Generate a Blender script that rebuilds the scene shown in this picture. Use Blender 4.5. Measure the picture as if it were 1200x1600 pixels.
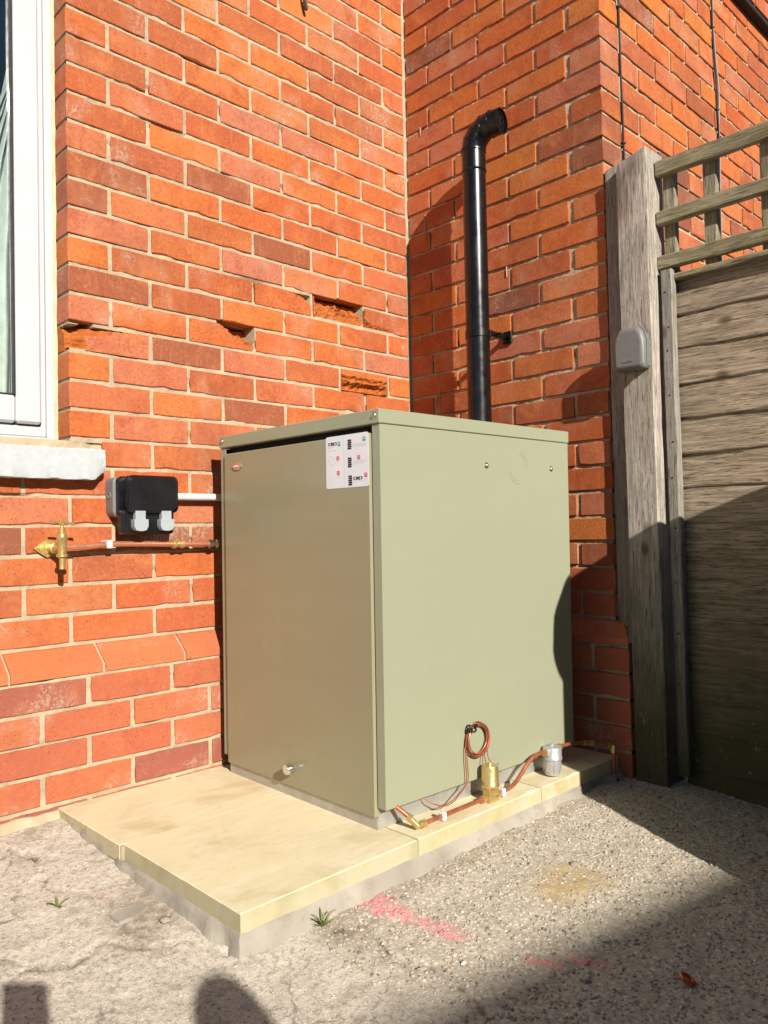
import bpy, bmesh, math, random
from math import sin, cos, pi, radians, sqrt
from mathutils import Vector, Matrix, Euler, noise as mnoise
random.seed(7)
for o in list(bpy.data.objects): bpy.data.objects.remove(o)
scene = bpy.context.scene
COL = scene.collection

# ------------------------------------------------------------------ camera, sky, sun, exposure
SUN_AZ, SUN_EL = radians(19.0), radians(27.0)          # rays travel towards +y, a little +x
cam = bpy.data.cameras.new('camera'); cam_ob = bpy.data.objects.new('camera', cam); COL.objects.link(cam_ob)
cam.sensor_fit = 'HORIZONTAL'; cam.sensor_width = 36.0; cam.lens = 36.0*1230.0/1200.0
cam.clip_start = 0.02; cam.clip_end = 600
CAMP = Vector((-2.086, -1.9924, -0.0332)); yaw, pit, rol = 0.7704, 0.0254, -0.0211
fw = Vector((sin(yaw)*cos(pit), cos(yaw)*cos(pit), sin(pit))); rt = Vector((cos(yaw), -sin(yaw), 0)); up = rt.cross(fw)
r2 = rt*cos(rol)+up*sin(rol); u2 = up*cos(rol)-rt*sin(rol)
R = Matrix((r2, u2, -fw)).transposed()
cam_ob.matrix_world = Matrix.Translation(CAMP) @ R.to_4x4()
scene.camera = cam_ob
world = bpy.data.worlds.new('World'); scene.world = world; world.use_nodes = True
wn = world.node_tree; bg = wn.nodes['Background']
sky = wn.nodes.new('ShaderNodeTexSky'); sky.sky_type = 'NISHITA'; sky.sun_disc = False
sky.sun_elevation = SUN_EL; sky.sun_rotation = radians(180)+SUN_AZ; sky.altitude = 50; sky.air_density = 0.55; sky.dust_density = 0.4
wn.links.new(sky.outputs[0], bg.inputs[0]); bg.inputs[1].default_value = 0.05
sl = bpy.data.lights.new('sun', 'SUN'); sl.energy = 5.0; sl.angle = radians(0.53); sl.color = (1.0, 0.95, 0.87)
sun = bpy.data.objects.new('sun', sl); COL.objects.link(sun); sun.location = (-4, -8, 6)
sd = Vector((sin(SUN_AZ)*cos(SUN_EL), cos(SUN_AZ)*cos(SUN_EL), -sin(SUN_EL)))
sun.rotation_euler = sd.to_track_quat('-Z', 'Y').to_euler()
vs = scene.view_settings; vs.view_transform = 'Standard'; vs.look = 'None'; vs.exposure = 0.66; vs.gamma = 1.0
try: vs.use_curve_mapping = False
except Exception: pass

# ------------------------------------------------------------------ material helper
class MT:
    def __init__(s, name, rough=0.7, metal=0.0, spec=0.5):
        s.m = bpy.data.materials.new(name); s.m.use_nodes = True; s.t = s.m.node_tree
        s.b = s.t.nodes['Principled BSDF']; s.b.inputs['Roughness'].default_value = rough
        s.b.inputs['Metallic'].default_value = metal; s.b.inputs['Specular IOR Level'].default_value = spec
    def n(s, ty): return s.t.nodes.new('ShaderNode'+ty)
    def put(s, sock, v):
        if v is None: return
        if hasattr(v, 'is_output'): s.t.links.new(v, sock)
        elif isinstance(v, (tuple, list)) and len(v) == 3 and sock.type == 'RGBA': sock.default_value = (*v, 1)
        else: sock.default_value = v
    def obj(s): return s.n('TexCoord').outputs['Object']
    def rnd(s): return s.n('ObjectInfo').outputs['Random']
    def geo(s, k): return s.n('NewGeometry').outputs[k]
    def attr(s, k):
        a = s.n('Attribute'); a.attribute_name = k; return a.outputs['Fac']
    def vec(s, v, scale=(1, 1, 1), off=None):
        m = s.n('Mapping'); m.inputs['Scale'].default_value = scale; s.put(m.inputs['Vector'], v)
        if off is not None:
            c = s.n('CombineXYZ')
            for i, k in enumerate((37.0, 17.0, 53.0)): s.put(c.inputs[i], s.math('MULTIPLY', off, k))
            s.put(m.inputs['Location'], c.outputs[0])
        return m.outputs[0]
    def noise(s, v, scale=5, detail=4, rough=0.55, dist=0.0):
        n = s.n('TexNoise'); s.put(n.inputs['Vector'], v); n.inputs['Scale'].default_value = scale
        n.inputs['Detail'].default_value = detail; n.inputs['Roughness'].default_value = rough; n.inputs['Distortion'].default_value = dist
        return n.outputs[0]
    def vor(s, v, scale=20, feat='F1', out='Distance'):
        n = s.n('TexVoronoi'); s.put(n.inputs['Vector'], v); n.feature = feat; n.inputs['Scale'].default_value = scale
        return n.outputs[out]
    def math(s, op, a, b=0.0, c=0.0, clamp=False):
        n = s.n('Math'); n.operation = op; n.use_clamp = clamp
        s.put(n.inputs[0], a); s.put(n.inputs[1], b); s.put(n.inputs[2], c); return n.outputs[0]
    def rng(s, v, a, b, c=0.0, d=1.0):
        n = s.n('MapRange'); s.put(n.inputs[0], v)
        for i, k in enumerate((a, b, c, d)): n.inputs[i+1].default_value = k
        return n.outputs[0]
    def ramp(s, f, stops, interp='LINEAR'):
        n = s.n('ValToRGB'); e = n.color_ramp; e.interpolation = interp
        while len(e.elements) < len(stops): e.elements.new(0.5)
        for el, (p, c) in zip(e.elements, stops): el.position = p; el.color = (*c, 1)
        s.put(n.inputs[0], f); return n.outputs[0]
    def mix(s, f, a, b, mode='MIX'):
        n = s.n('Mix'); n.data_type = 'RGBA'; n.blend_type = mode
        s.put(n.inputs[0], f); s.put(n.inputs[6], a); s.put(n.inputs[7], b); return n.outputs[2]
    def bump(s, h, dist=0.002, strength=1.0):
        n = s.n('Bump'); n.inputs['Strength'].default_value = strength; n.inputs['Distance'].default_value = dist
        s.put(n.inputs['Height'], h); s.t.links.new(n.outputs[0], s.b.inputs['Normal'])
    def col(s, c): s.put(s.b.inputs['Base Color'], c)
    def rough(s, r): s.put(s.b.inputs['Roughness'], r)

def simple(name, c, rough=0.5, metal=0.0, var=0.12, nscale=30, bump=0.0):
    m = MT(name, rough, metal); v = m.obj(); n = m.noise(v, nscale, 4)
    f = m.rng(n, 0.3, 0.7, 1-var, 1+var)
    cc = m.n('Mix'); cc.data_type = 'RGBA'; cc.blend_type = 'MULTIPLY'; cc.inputs[0].default_value = 1
    cc.inputs[6].default_value = (*c, 1); cb = m.n('CombineColor')
    for i in range(3): m.put(cb.inputs[i], f)
    m.put(cc.inputs[7], cb.outputs[0]); m.col(cc.outputs[2])
    m.rough(m.rng(m.noise(v, nscale*2.3, 3), 0.3, 0.7, max(0.03, rough-0.08), min(1, rough+0.08)))
    if bump: m.bump(n, bump)
    return m.m

def brick_mat(name, lit_tint=0.0):
    m = MT(name, 0.8, 0, 0.3); r = m.rnd(); v = m.vec(m.obj(), (1, 1, 1), r)
    base = m.ramp(r, [(0.0, (.40, .085, .022)), (.08, (.46, .118, .026)), (.15, (.33, .085, .035)), (.23, (.48, .140, .028)), (.30, (.39, .088, .024)), (.37, (.42, .130, .065)), (.43, (.46, .135, .030)), (.49, (.29, .072, .026)),
                      (.55, (.44, .108, .028)), (.61, (.40, .135, .078)), (.67, (.48, .150, .028)), (.73, (.41, .092, .026)), (.79, (.34, .095, .034)), (.85, (.46, .125, .030)), (.90, (.40, .140, .050)), (.94, (.30, .078, .030)), (.97, (.22, .075, .038)), (1.0, (.15, .060, .042))])
    n1 = m.noise(v, 9, 4, .66, 1.0); n2 = m.noise(v, 120, 4, .75); n3 = m.noise(m.vec(v, (75, 75, 8)), 1, 3)
    c = m.mix(m.rng(n1, .52, .72, 0, .6), base, (.52, .172, .052))
    c = m.mix(m.rng(n1, .30, .46, .60, 0), c, (.28, .058, .018))
    c = m.mix(m.rng(n2, .47, .68, 0, .50), c, (.21, .045, .016))
    c = m.mix(m.rng(n2, .30, .43, .38, 0), c, (.60, .23, .075))
    c = m.mix(m.rng(n3, .58, .76, 0, .28), c, (.50, .21, .10))
    pos = m.n('SeparateXYZ'); m.put(pos.inputs[0], m.geo('Position'))
    wn_ = m.noise(m.geo('Position'), 3.2, 4, .6); low = m.math('ADD', pos.outputs[2], m.math('MULTIPLY', m.math('SUBTRACT', wn_, .5), .5))
    c = m.mix(m.rng(low, -.46, -.10, .55, 0), c, (.32, .088, .058))                # mauve bloom near the ground
    c = m.mix(m.rng(wn_, .54, .70, 0, .34), c, (.19, .062, .032))                  # broad weather stains
    if lit_tint: c = m.mix(lit_tint, c, (.52, .165, .055))
    smear = m.math('MULTIPLY', m.rng(m.noise(v, 6, 3, .6), .54, .70, 0, 1), m.rng(n2, .46, .58, 0, .8))
    c = m.mix(smear, c, (.40, .28, .20))
    pit = m.rng(m.vor(v, 120), .04, .16, 1, 0); pitm = m.math('MULTIPLY', pit, m.rng(m.noise(v, 23, 2), .52, .58, 0, 1))
    c = m.mix(m.math('MULTIPLY', pitm, .9), c, (.04, .012, .008))
    fleck = m.math('MULTIPLY', m.rng(m.vor(m.vec(v, (1.3, 1, .8)), 95), .04, .12, 1, 0), m.rng(m.noise(v, 14, 2), .55, .61, 0, .9))
    c = m.mix(fleck, c, (.55, .43, .32))
    m.col(c)
    h = m.math('SUBTRACT', m.math('ADD', m.math('MULTIPLY', n2, .5), m.math('MULTIPLY', n1, .8)), m.math('MULTIPLY', pitm, 1.6))
    m.bump(h, .0018, .9); return m.m
PLINTH = brick_mat('plinth_brick', .45)  # paler tint on the plinth course stands in for extra sun on its slope
BRICK = brick_mat('fired_brick')
def spall_mat():
    m = MT('broken_brick', 0.95, 0, .2); v = m.obj(); n = m.noise(v, 60, 6, .7); n1 = m.noise(v, 18, 4)
    c = m.mix(m.rng(n, .35, .7, 0, .7), (.44, .125, .024), (.20, .05, .016)); c = m.mix(m.rng(n1, .55, .7, 0, .4), c, (.48, .19, .06))
    m.col(c); m.bump(n, .003, 1); return m.m
SPALL = spall_mat()
def mortar_mat(name, c1, c2, dark=.25):
    m = MT(name, .95, 0, .2); v = m.obj(); n = m.noise(v, 140, 5, .7); n1 = m.noise(v, 13, 4); n2 = m.noise(v, 420, 2)
    c = m.mix(m.rng(n1, .35, .65), c1, c2); c = m.mix(m.rng(n, .56, .76, 0, .55), c, (dark, dark*.85, dark*.66))
    c = m.mix(m.rng(n2, .6, .7, 0, .3), c, (.56, .49, .38)); c = m.mix(m.rng(m.noise(v, 34, 4, .7), .58, .70, 0, .5), c, (.19, .15, .10)); m.col(c); m.bump(m.math('ADD', n, m.math('MULTIPLY', n2, .4)), .0014, .9); return m.m
MORTAR = mortar_mat('lime_mortar', (.45, .355, .235), (.34, .26, .165))
MORTARL = mortar_mat('pale_mortar', (.43, .335, .225), (.33, .255, .165))

def wood_mat(name, axis, c1, c2, green=0.0, dark=(.12, .10, .08), algae_shade=None, warm=None):
    m = MT(name, .85, 0, .25); r = m.rnd(); sc = [1, 1, 1]; sc[axis] = .055
    v0 = m.obj(); v = m.vec(v0, tuple(sc), r); g = m.noise(v, 120, 6, .72, .5); g2 = m.noise(v, 300, 4, .65); big = m.noise(m.vec(v0, (1, 1, 1), r), 6, 3)
    fine = m.vec(v, (2.2, 2.2, 2.2)); wv = m.noise(fine, 26, 2, .5, 2.5); ring = m.math('ABSOLUTE', m.math('SINE', m.math('MULTIPLY', wv, 34.0)))
    c = m.mix(m.rng(g, .38, .60), c1, c2); c = m.mix(m.rng(ring, .0, .45, .48, 0), c, dark)
    c = m.mix(m.rng(g2, .55, .63, 0, .9), c, dark); c = m.mix(m.rng(big, .55, .75, 0, .35), c, dark)
    c = m.mix(m.rng(m.math('MULTIPLY', r, 7.3), 0, 7.3, 0, .22), c, (.30, .25, .19))
    kn = m.vec(v0, tuple(1.0 if i != axis else .6 for i in range(3)), r); kd = m.vor(kn, 7.5)
    c = m.mix(m.rng(kd, .05, .12, .85, 0), c, (.10, .065, .04))
    if green: c = m.mix(m.rng(m.noise(v0, 9, 4, .65), .46, .68, 0, green), c, (.17, .16, .035))
    if algae_shade:
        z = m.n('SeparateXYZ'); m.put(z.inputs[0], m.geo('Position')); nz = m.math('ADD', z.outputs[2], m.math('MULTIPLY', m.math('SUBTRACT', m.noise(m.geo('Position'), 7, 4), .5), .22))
        c = m.mix(m.rng(nz, algae_shade[0], algae_shade[1], .93, 0), c, (.050, .048, .018))  # green algae, made darker to deepen the shade on the lower fence
        sp = m.rng(m.vor(m.geo('Position'), 75), .06, .13, 1, 0); big2 = m.noise(m.geo('Position'), 9, 3)
        sp = m.math('MULTIPLY', sp, m.math('MULTIPLY', m.rng(big2, .47, .56, 0, .8), m.rng(nz, -.62, -.25, 1, 0)))
        spb = m.math('MULTIPLY', m.rng(m.noise(m.geo('Position'), 26, 5, .75), .63, .68, 0, .6), m.rng(nz, -.70, -.45, 1, 0))
        c = m.mix(sp, c, (.38, .37, .31)); c = m.mix(spb, c, (.30, .28, .24))
    m.col(c); m.bump(m.math('ADD', m.math('MULTIPLY', g, .7), m.math('SUBTRACT', m.math('MULTIPLY', ring, .5), m.math('MULTIPLY', m.rng(g2, .6, .72), .8))), .0007, .8); return m.m
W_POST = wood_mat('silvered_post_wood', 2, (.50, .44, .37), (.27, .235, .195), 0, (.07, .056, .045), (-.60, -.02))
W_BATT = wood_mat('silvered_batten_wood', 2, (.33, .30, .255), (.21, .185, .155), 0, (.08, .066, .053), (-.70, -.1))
W_TREL = wood_mat('mossy_trellis_wood', 1, (.40, .345, .22), (.20, .168, .10), .6, (.055, .046, .03))
W_TREV = wood_mat('mossy_trellis_upright_wood', 2, (.38, .335, .24), (.20, .172, .12), .4, (.055, .046, .032))
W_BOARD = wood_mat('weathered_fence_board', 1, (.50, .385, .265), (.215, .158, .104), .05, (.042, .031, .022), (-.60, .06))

def slab_mat(name, edge):
    m = MT(name, .85, 0, .3); v = m.vec(m.obj(), (1, 1, 1), m.rnd()); n = m.noise(v, 5, 5, .6, .5); n2 = m.noise(v, 70, 5, .7); st = m.noise(m.vec(v, (2.5, 9, 1)), 3, 4, .6, 1)
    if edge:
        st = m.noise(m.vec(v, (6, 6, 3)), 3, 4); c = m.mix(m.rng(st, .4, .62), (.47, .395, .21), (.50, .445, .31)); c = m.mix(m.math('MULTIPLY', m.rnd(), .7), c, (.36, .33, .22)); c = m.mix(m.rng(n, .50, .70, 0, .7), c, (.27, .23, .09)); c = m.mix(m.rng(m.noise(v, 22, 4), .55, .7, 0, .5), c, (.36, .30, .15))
    else:
        c = m.mix(m.rng(n, .35, .66), (.66, .575, .36), (.60, .52, .33)); c = m.mix(m.rng(st, .48, .70, 0, .6), c, (.70, .645, .48)); c = m.mix(m.rng(n, .54, .74, 0, .7), c, (.47, .34, .16)); c = m.mix(m.rng(m.noise(v, 28, 5, .7), .60, .72, 0, .3), c, (.40, .33, .20))
    c = m.mix(m.rng(n2, .58, .75, 0, .35), c, (.40, .32, .18)); m.col(c); m.bump(m.math('ADD', n2, m.math('MULTIPLY', n, 2)), .0009, .8); return m.m
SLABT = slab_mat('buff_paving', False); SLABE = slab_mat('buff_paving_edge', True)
def conc(name, c1, c2, sc=60):
    m = MT(name, .95, 0, .2); v = m.obj(); n = m.noise(v, sc, 6, .7); n1 = m.noise(v, 7, 4); c = m.mix(m.rng(n1, .35, .65), c1, c2); c = m.mix(m.rng(n, .58, .74, 0, .6), c, (.20, .18, .14)); m.col(c); m.bump(n, .0025, 1); return m.m
CONC = conc('bedding_concrete', (.37, .33, .27), (.26, .23, .185), 45)
def ground_mat():
    m = MT('yard_concrete', .95, 0, .2); v = m.geo('Position'); n = m.noise(v, 6, 5, .6); f = m.noise(v, 90, 6, .7); g = m.noise(v, 260, 3, .6); vo = m.vor(v, 95)
    ag = m.attr('aggregate'); di = m.attr('dirt'); pk = m.attr('paint'); cr = m.attr('crack'); sa = m.attr('sand')
    c = m.mix(m.rng(n, .35, .65), (.60, .535, .435), (.47, .415, .335))
    c = m.mix(m.rng(f, .47, .66, 0, .8), c, (.21, .18, .14)); c = m.mix(m.rng(g, .54, .64, 0, .75), c, (.64, .59, .50)); c = m.mix(m.rng(m.noise(v, 14, 5, .7), .54, .66, 0, .55), c, (.25, .205, .15)); c = m.mix(m.rng(m.vor(v, 150), .08, .24, .65, 0), c, (.15, .125, .10))
    ve = m.n('TexVoronoi'); ve.feature = 'DISTANCE_TO_EDGE'; ve.inputs['Scale'].default_value = 3.1; wv = m.n('VectorMath'); wv.operation = 'ADD'; nc = m.n('TexNoise'); nc.inputs['Scale'].default_value = 5.5; nc.inputs['Detail'].default_value = 5; m.put(nc.inputs['Vector'], v); sc_ = m.n('VectorMath'); sc_.operation = 'SCALE'; m.put(sc_.inputs[0], nc.outputs['Color']); sc_.inputs['Scale'].default_value = .22; m.put(wv.inputs[0], v); m.put(wv.inputs[1], sc_.outputs[0]); m.put(ve.inputs['Vector'], wv.outputs[0])
    ck = m.math('MULTIPLY', m.rng(ve.outputs['Distance'], .002, .012, 1, 0), m.rng(n, .47, .60, 0, .55)); c = m.mix(ck, c, (.09, .072, .052))
    ca = m.mix(m.rng(vo, .1, .5), (.64, .565, .45), (.40, .345, .27)); ca = m.mix(m.rng(f, .54, .74, 0, .55), ca, (.19, .16, .12))
    c = m.mix(m.math('MULTIPLY', ag, m.rng(m.noise(v, 30, 4), .3, .55, .35, 1)), c, ca)
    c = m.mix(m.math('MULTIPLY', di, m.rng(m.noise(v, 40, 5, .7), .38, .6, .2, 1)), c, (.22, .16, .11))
    c = m.mix(m.math('MULTIPLY', sa, m.rng(m.noise(v, 50, 5, .7), .3, .6, .3, 1)), c, (.42, .29, .13))
    c = m.mix(m.math('MULTIPLY', cr, m.rng(m.noise(v, 25, 4), .42, .58, .0, .8)), c, (.09, .07, .05))
    c = m.mix(m.math('MULTIPLY', pk, m.rng(m.noise(v, 45, 5, .75), .38, .60, 0, .8)), c, (.72, .20, .22))
    m.col(c); m.bump(m.math('ADD', f, m.math('MULTIPLY', g, .5)), .0022, .9); return m.m
GROUND = ground_mat()
def stone_mat():
    m = MT('aggregate_stone', .85, 0, .3); r = m.geo('Random Per Island'); v = m.obj(); pk = m.attr('paint')
    c = m.ramp(r, [(0, (.18, .15, .11)), (.22, (.33, .285, .22)), (.45, (.43, .375, .295)), (.62, (.40, .325, .23)), (.82, (.47, .415, .33)), (1, (.58, .52, .43))])
    c = m.mix(m.rng(m.noise(v, 160, 4), .45, .7, 0, .5), c, (.17, .14, .11))
    c = m.mix(m.math('MULTIPLY', pk, m.rng(m.noise(v, 45, 5, .75), .36, .58, 0, .85)), c, (.74, .21, .24)); m.col(c); m.bump(m.noise(v, 300, 3), .0006, .8); return m.m
STONE = stone_mat()
def paint_mat(name, c, rough=.5, peel=.006):
    m = MT(name, rough, 0, .5); v = m.obj(); n = m.noise(v, 300, 2); b = m.noise(v, 2.2, 3)
    st = m.noise(m.vec(v, (26, 26, 1.6)), 1, 4, .6); cc = m.mix(m.rng(b, .35, .65, 0, .3), c, tuple(k*.88 for k in c)); cc = m.mix(m.rng(st, .55, .75, 0, .05), cc, tuple(min(1, k*1.35) for k in c)); cc = m.mix(m.rng(m.noise(v, 35, 5, .75), .62, .74, 0, .08), cc, (.40, .34, .25)); m.col(cc); m.bump(m.math('ADD', m.math('MULTIPLY', n, .06), m.noise(m.vec(v, (.8, .8, 3.2)), 1.6, 2)), .009, .55)
    m.rough(m.rng(b, .3, .7, rough-.05, rough+.07)); return m.m
GREEN = paint_mat('sage_powder_coat', (.278, .286, .190), .33)
GREEN_D = paint_mat('sage_powder_coat_door', (.270, .246, .152), .25)
ZINC = simple('galvanised_steel', (.42, .41, .37), .45, .55, .12, 25)
BLACKIN = simple('blackout_black', (.006, .006, .006), .95, 0, .1)
BLACK = simple('black_satin_steel', (.003, .003, .0035), .27, 0, .2, 8)
BLACKP = simple('black_plastic', (.005, .005, .007), .30, 0, .2, 12)
GREYP = simple('grey_plastic', (.17, .165, .165), .5, 0, .08, 20)
LGREYP = simple('pale_grey_plastic', (.30, .33, .34), .5, 0, .08, 20)
WHITEP = simple('white_plastic', (.55, .54, .53), .45, 0, .06, 20)
UPVC = simple('window_upvc', (.47, .47, .47), .35, 0, .05, 6)
SEAL = simple('cream_sealant', (.52, .43, .28), .6, 0, .2, 14)
GASKET = simple('black_gasket', (.012, .012, .014), .5, 0, .2)
def sill_mat():
    m = MT('painted_sill', .8, 0, .3); v = m.obj(); n = m.noise(v, 60, 5, .7); ps = m.math('MULTIPLY', m.rng(m.vor(v, 110), .05, .16, 1, 0), m.rng(m.noise(v, 9, 3), .52, .60, 0, 1))
    c = m.mix(m.rng(n, .4, .7, 0, .5), (.42, .44, .445), (.34, .345, .33)); c = m.mix(ps, c, (.12, .11, .08)); m.col(c); m.bump(m.math('SUBTRACT', n, ps), .0015, 1); return m.m
SILL = sill_mat()
COPPER = simple('copper_pipe', (.62, .27, .16), .34, .65, .12, 40)
COPPER_D = simple('tarnished_copper', (.46, .15, .08), .38, .6, .25, 40)
BRASS = simple('brass', (.60, .44, .17), .36, .75, .08, 60)
BRASS_V = simple('gold_anodised', (.72, .53, .23), .34, .8, .04, 60)
ALU = simple('cast_aluminium', (.50, .50, .50), .42, .6, .06, 60)
CHROME = simple('chrome', (.75, .75, .75), .12, 1.0, .05, 60)
STEEL = simple('zinc_screw', (.55, .52, .46), .35, 1.0, .2, 80)
BADGE = simple('rose_gold_badge', (.62, .42, .33), .35, .7, .1, 60)
KEYG = simple('grey_key_safe_rubber', (.155, .15, .14), .42, 0, .08, 40)
STW = simple('sticker_white', (.66, .66, .69), .4, 0, .03, 20)
STK = simple('sticker_black', (.012, .012, .014), .5); STR = simple('sticker_red', (.55, .03, .07), .5)
STG = simple('sticker_green', (.03, .28, .14), .5); STL = simple('sticker_grey_line', (.42, .42, .48), .5)
RUST = simple('rusty_nail', (.05, .028, .018), .8, .3, .3, 90)
CABLE = simple('black_cable', (.012, .010, .010), .5); CABLEG = simple('grey_cable', (.30, .24, .22), .5)
LEAF = simple('weed_leaf', (.13, .17, .03), .55, 0, .3, 60)
RINGM = simple('copper_offcut', (.50, .10, .04), .35, .8, .2, 60)
FLAKE = simple('fallen_leaf', (.40, .28, .13), .8, 0, .3, 60)
SHADOWM = simple('shadow_mark_dark', (.055, .018, .012), .6)
CURT = simple('curtain_cloth', (.60, .66, .60), .9, 0, .12, 30)
ROOM = simple('dim_room', (.05, .06, .07), .9)
RENDER = conc('shadow_building_render', (.42, .39, .33), (.36, .33, .28), 40)
DOORP = simple('shadow_building_door', (.09, .13, .12), .5)
ROOFM = simple('roof_felt', (.06, .06, .06), .9)
DRUM = simple('shadow_drum_plastic', (.02, .05, .03), .45); 
JACKET = simple('navy_jacket', (.02, .025, .05), .85, 0, .2, 30, .002); TROUS = simple('dark_trousers', (.03, .03, .032), .85); SKIN = simple('skin', (.45, .25, .17), .55); HAIR = simple('brown_hair', (.05, .03, .02), .6)
def glass_mat():
    m = MT('window_glass', .02); t = m.t; out = t.nodes['Material Output']; tr = m.n('BsdfTransparent'); tr.inputs[0].default_value = (.93, .95, .94, 1); gl = m.n('BsdfGlossy'); gl.inputs['Roughness'].default_value = .02
    fr = m.n('Fresnel'); fr.inputs[0].default_value = 1.52; mx = m.n('MixShader'); t.links.new(m.rng(fr.outputs[0], 0, 1, .06, 1), mx.inputs[0]); t.links.new(tr.outputs[0], mx.inputs[1]); t.links.new(gl.outputs[0], mx.inputs[2]); t.links.new(mx.outputs[0], out.inputs[0]); return m.m
GLASS = glass_mat()

# ------------------------------------------------------------------ mesh helper
class MB:
    def __init__(s): s.v = []; s.f = []; s.mi = []
    def add(s, vs, fs, mi=0):
        b = len(s.v); s.v += [tuple(p) for p in vs]; s.f += [tuple(i+b for i in f) for f in fs]; s.mi += [mi]*len(fs); return s
    def box(s, x0, x1, y0, y1, z0, z1, b=0.0, mi=0, jit=0.0):
        if b <= 0:
            vs = [(x, y, z) for x in (x0, x1) for y in (y0, y1) for z in (z0, z1)]
            return s.add(vs, [(0, 1, 3, 2), (4, 6, 7, 5), (0, 4, 5, 1), (2, 3, 7, 6), (0, 2, 6, 4), (1, 5, 7, 3)], mi)
        X, Y, Z = (x0, x1), (y0, y1), (z0, z1); vs = []; idx = {}
        for i in (0, 1):
            for j in (0, 1):
                for k in (0, 1):
                    sx, sy, sz = (1, -1)[i]*b, (1, -1)[j]*b, (1, -1)[k]*b
                    base = Vector((random.uniform(-jit, jit), random.uniform(-jit, jit)*.4, random.uniform(-jit, jit)))
                    for a in range(3):
                        p = Vector((X[i]+(0 if a == 0 else sx), Y[j]+(0 if a == 1 else sy), Z[k]+(0 if a == 2 else sz)))+base
                        idx[i, j, k, a] = len(vs); vs.append(p)
        q = lambda *t: tuple(idx[u] for u in t); fs = []
        for i in (0, 1): fs.append(q((i, 0, 0, 0), (i, 0, 1, 0), (i, 1, 1, 0), (i, 1, 0, 0))[::1 if i == 0 else -1])
        for j in (0, 1): fs.append(q((0, j, 0, 1), (1, j, 0, 1), (1, j, 1, 1), (0, j, 1, 1))[::1 if j == 0 else -1])
        for k in (0, 1): fs.append(q((0, 0, k, 2), (0, 1, k, 2), (1, 1, k, 2), (1, 0, k, 2))[::1 if k == 0 else -1])
        for j in (0, 1):
            for k in (0, 1): fs.append(q((0, j, k, 1), (1, j, k, 1), (1, j, k, 2), (0, j, k, 2)))
        for i in (0, 1):
            for k in (0, 1): fs.append(q((i, 0, k, 0), (i, 1, k, 0), (i, 1, k, 2), (i, 0, k, 2)))
        for i in (0, 1):
            for j in (0, 1): fs.append(q((i, j, 0, 0), (i, j, 1, 0), (i, j, 1, 1), (i, j, 0, 1)))
        for i in (0, 1):
            for j in (0, 1):
                for k in (0, 1): fs.append(q((i, j, k, 0), (i, j, k, 1), (i, j, k, 2)))
        return s.add(vs, fs, mi)
    def tube(s, pts, r, n=10, cap=True, mi=0, closed=False):
        pts = [Vector(p) for p in pts]; N = len(pts); rs = r if isinstance(r, (list, tuple)) else [r]*N; vs = []; prev = None
        for i, p in enumerate(pts):
            t = (pts[(i+1) % N]-pts[i-1]) if closed else (pts[min(i+1, N-1)]-pts[max(i-1, 0)])
            t.normalize()
            if prev is None:
                a = Vector((0, 0, 1)) if abs(t.z) < .9 else Vector((1, 0, 0)); prev = (a-t*a.dot(t)).normalized()
            prev = (prev-t*prev.dot(t)).normalized(); bn = t.cross(prev)
            for k in range(n): an = 2*pi*k/n; vs.append(p+(prev*cos(an)+bn*sin(an))*rs[i])
        fs = []
        for i in range(N if closed else N-1):
            j = (i+1) % N
            for k in range(n): k2 = (k+1) % n; fs.append((i*n+k, i*n+k2, j*n+k2, j*n+k))
        if cap and not closed: fs += [tuple(range(n))[::-1], tuple((N-1)*n+k for k in range(n))]
        return s.add(vs, fs, mi)
    def lathe(s, prof, o=(0, 0, 0), ax=(0, 0, 1), n=24, mi=0):      # prof: (radius, distance along axis)
        o = Vector(o); ax = Vector(ax).normalized(); a = Vector((0, 0, 1)) if abs(ax.z) < .9 else Vector((1, 0, 0)); e = (a-ax*a.dot(ax)).normalized(); g = ax.cross(e); vs = []; fs = []
        for r, h in prof:
            for k in range(n): an = 2*pi*k/n; vs.append(o+ax*h+(e*cos(an)+g*sin(an))*max(r, 1e-5))
        for i in range(len(prof)-1):
            for k in range(n): k2 = (k+1) % n; fs.append((i*n+k, i*n+k2, (i+1)*n+k2, (i+1)*n+k))
        if prof[0][0] > 1e-4: fs.append(tuple(range(n))[::-1])
        if prof[-1][0] > 1e-4: fs.append(tuple((len(prof)-1)*n+k for k in range(n)))
        return s.add(vs, fs, mi)
    def prism(s, poly, o, ex, ey, ez, mi=0):     # polygon in (ex,ey) extruded by ez vector
        o, ex, ey, ez = map(Vector, (o, ex, ey, ez)); n = len(poly); vs = [o+ex*a+ey*b for a, b in poly]+[o+ex*a+ey*b+ez for a, b in poly]
        return s.add(vs, [tuple(range(n))[::-1], tuple(range(n, 2*n))]+[(i, (i+1) % n, n+(i+1) % n, n+i) for i in range(n)], mi)
    def mesh(s, name, mats, smooth=False, fixn=True):
        me = bpy.data.meshes.new(name); me.from_pydata(s.v, [], s.f)
        for m in (mats if isinstance(mats, (list, tuple)) else [mats]): me.materials.append(m)
        me.polygons.foreach_set('material_index', s.mi)
        if fixn:
            bm = bmesh.new(); bm.from_mesh(me); bmesh.ops.recalc_face_normals(bm, faces=bm.faces); bm.to_mesh(me); bm.free()
        if smooth:
            me.polygons.foreach_set('use_smooth', [True]*len(me.polygons))
            try: me.set_sharp_from_angle(angle=radians(smooth if smooth is not True else 40))
            except Exception: pass
        me.update(); return me
    def build(s, name, mats, parent=None, smooth=False, loc=(0, 0, 0), rot=(0, 0, 0)):
        return link(name, s.mesh(name, mats, smooth), parent, loc, rot)
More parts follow.
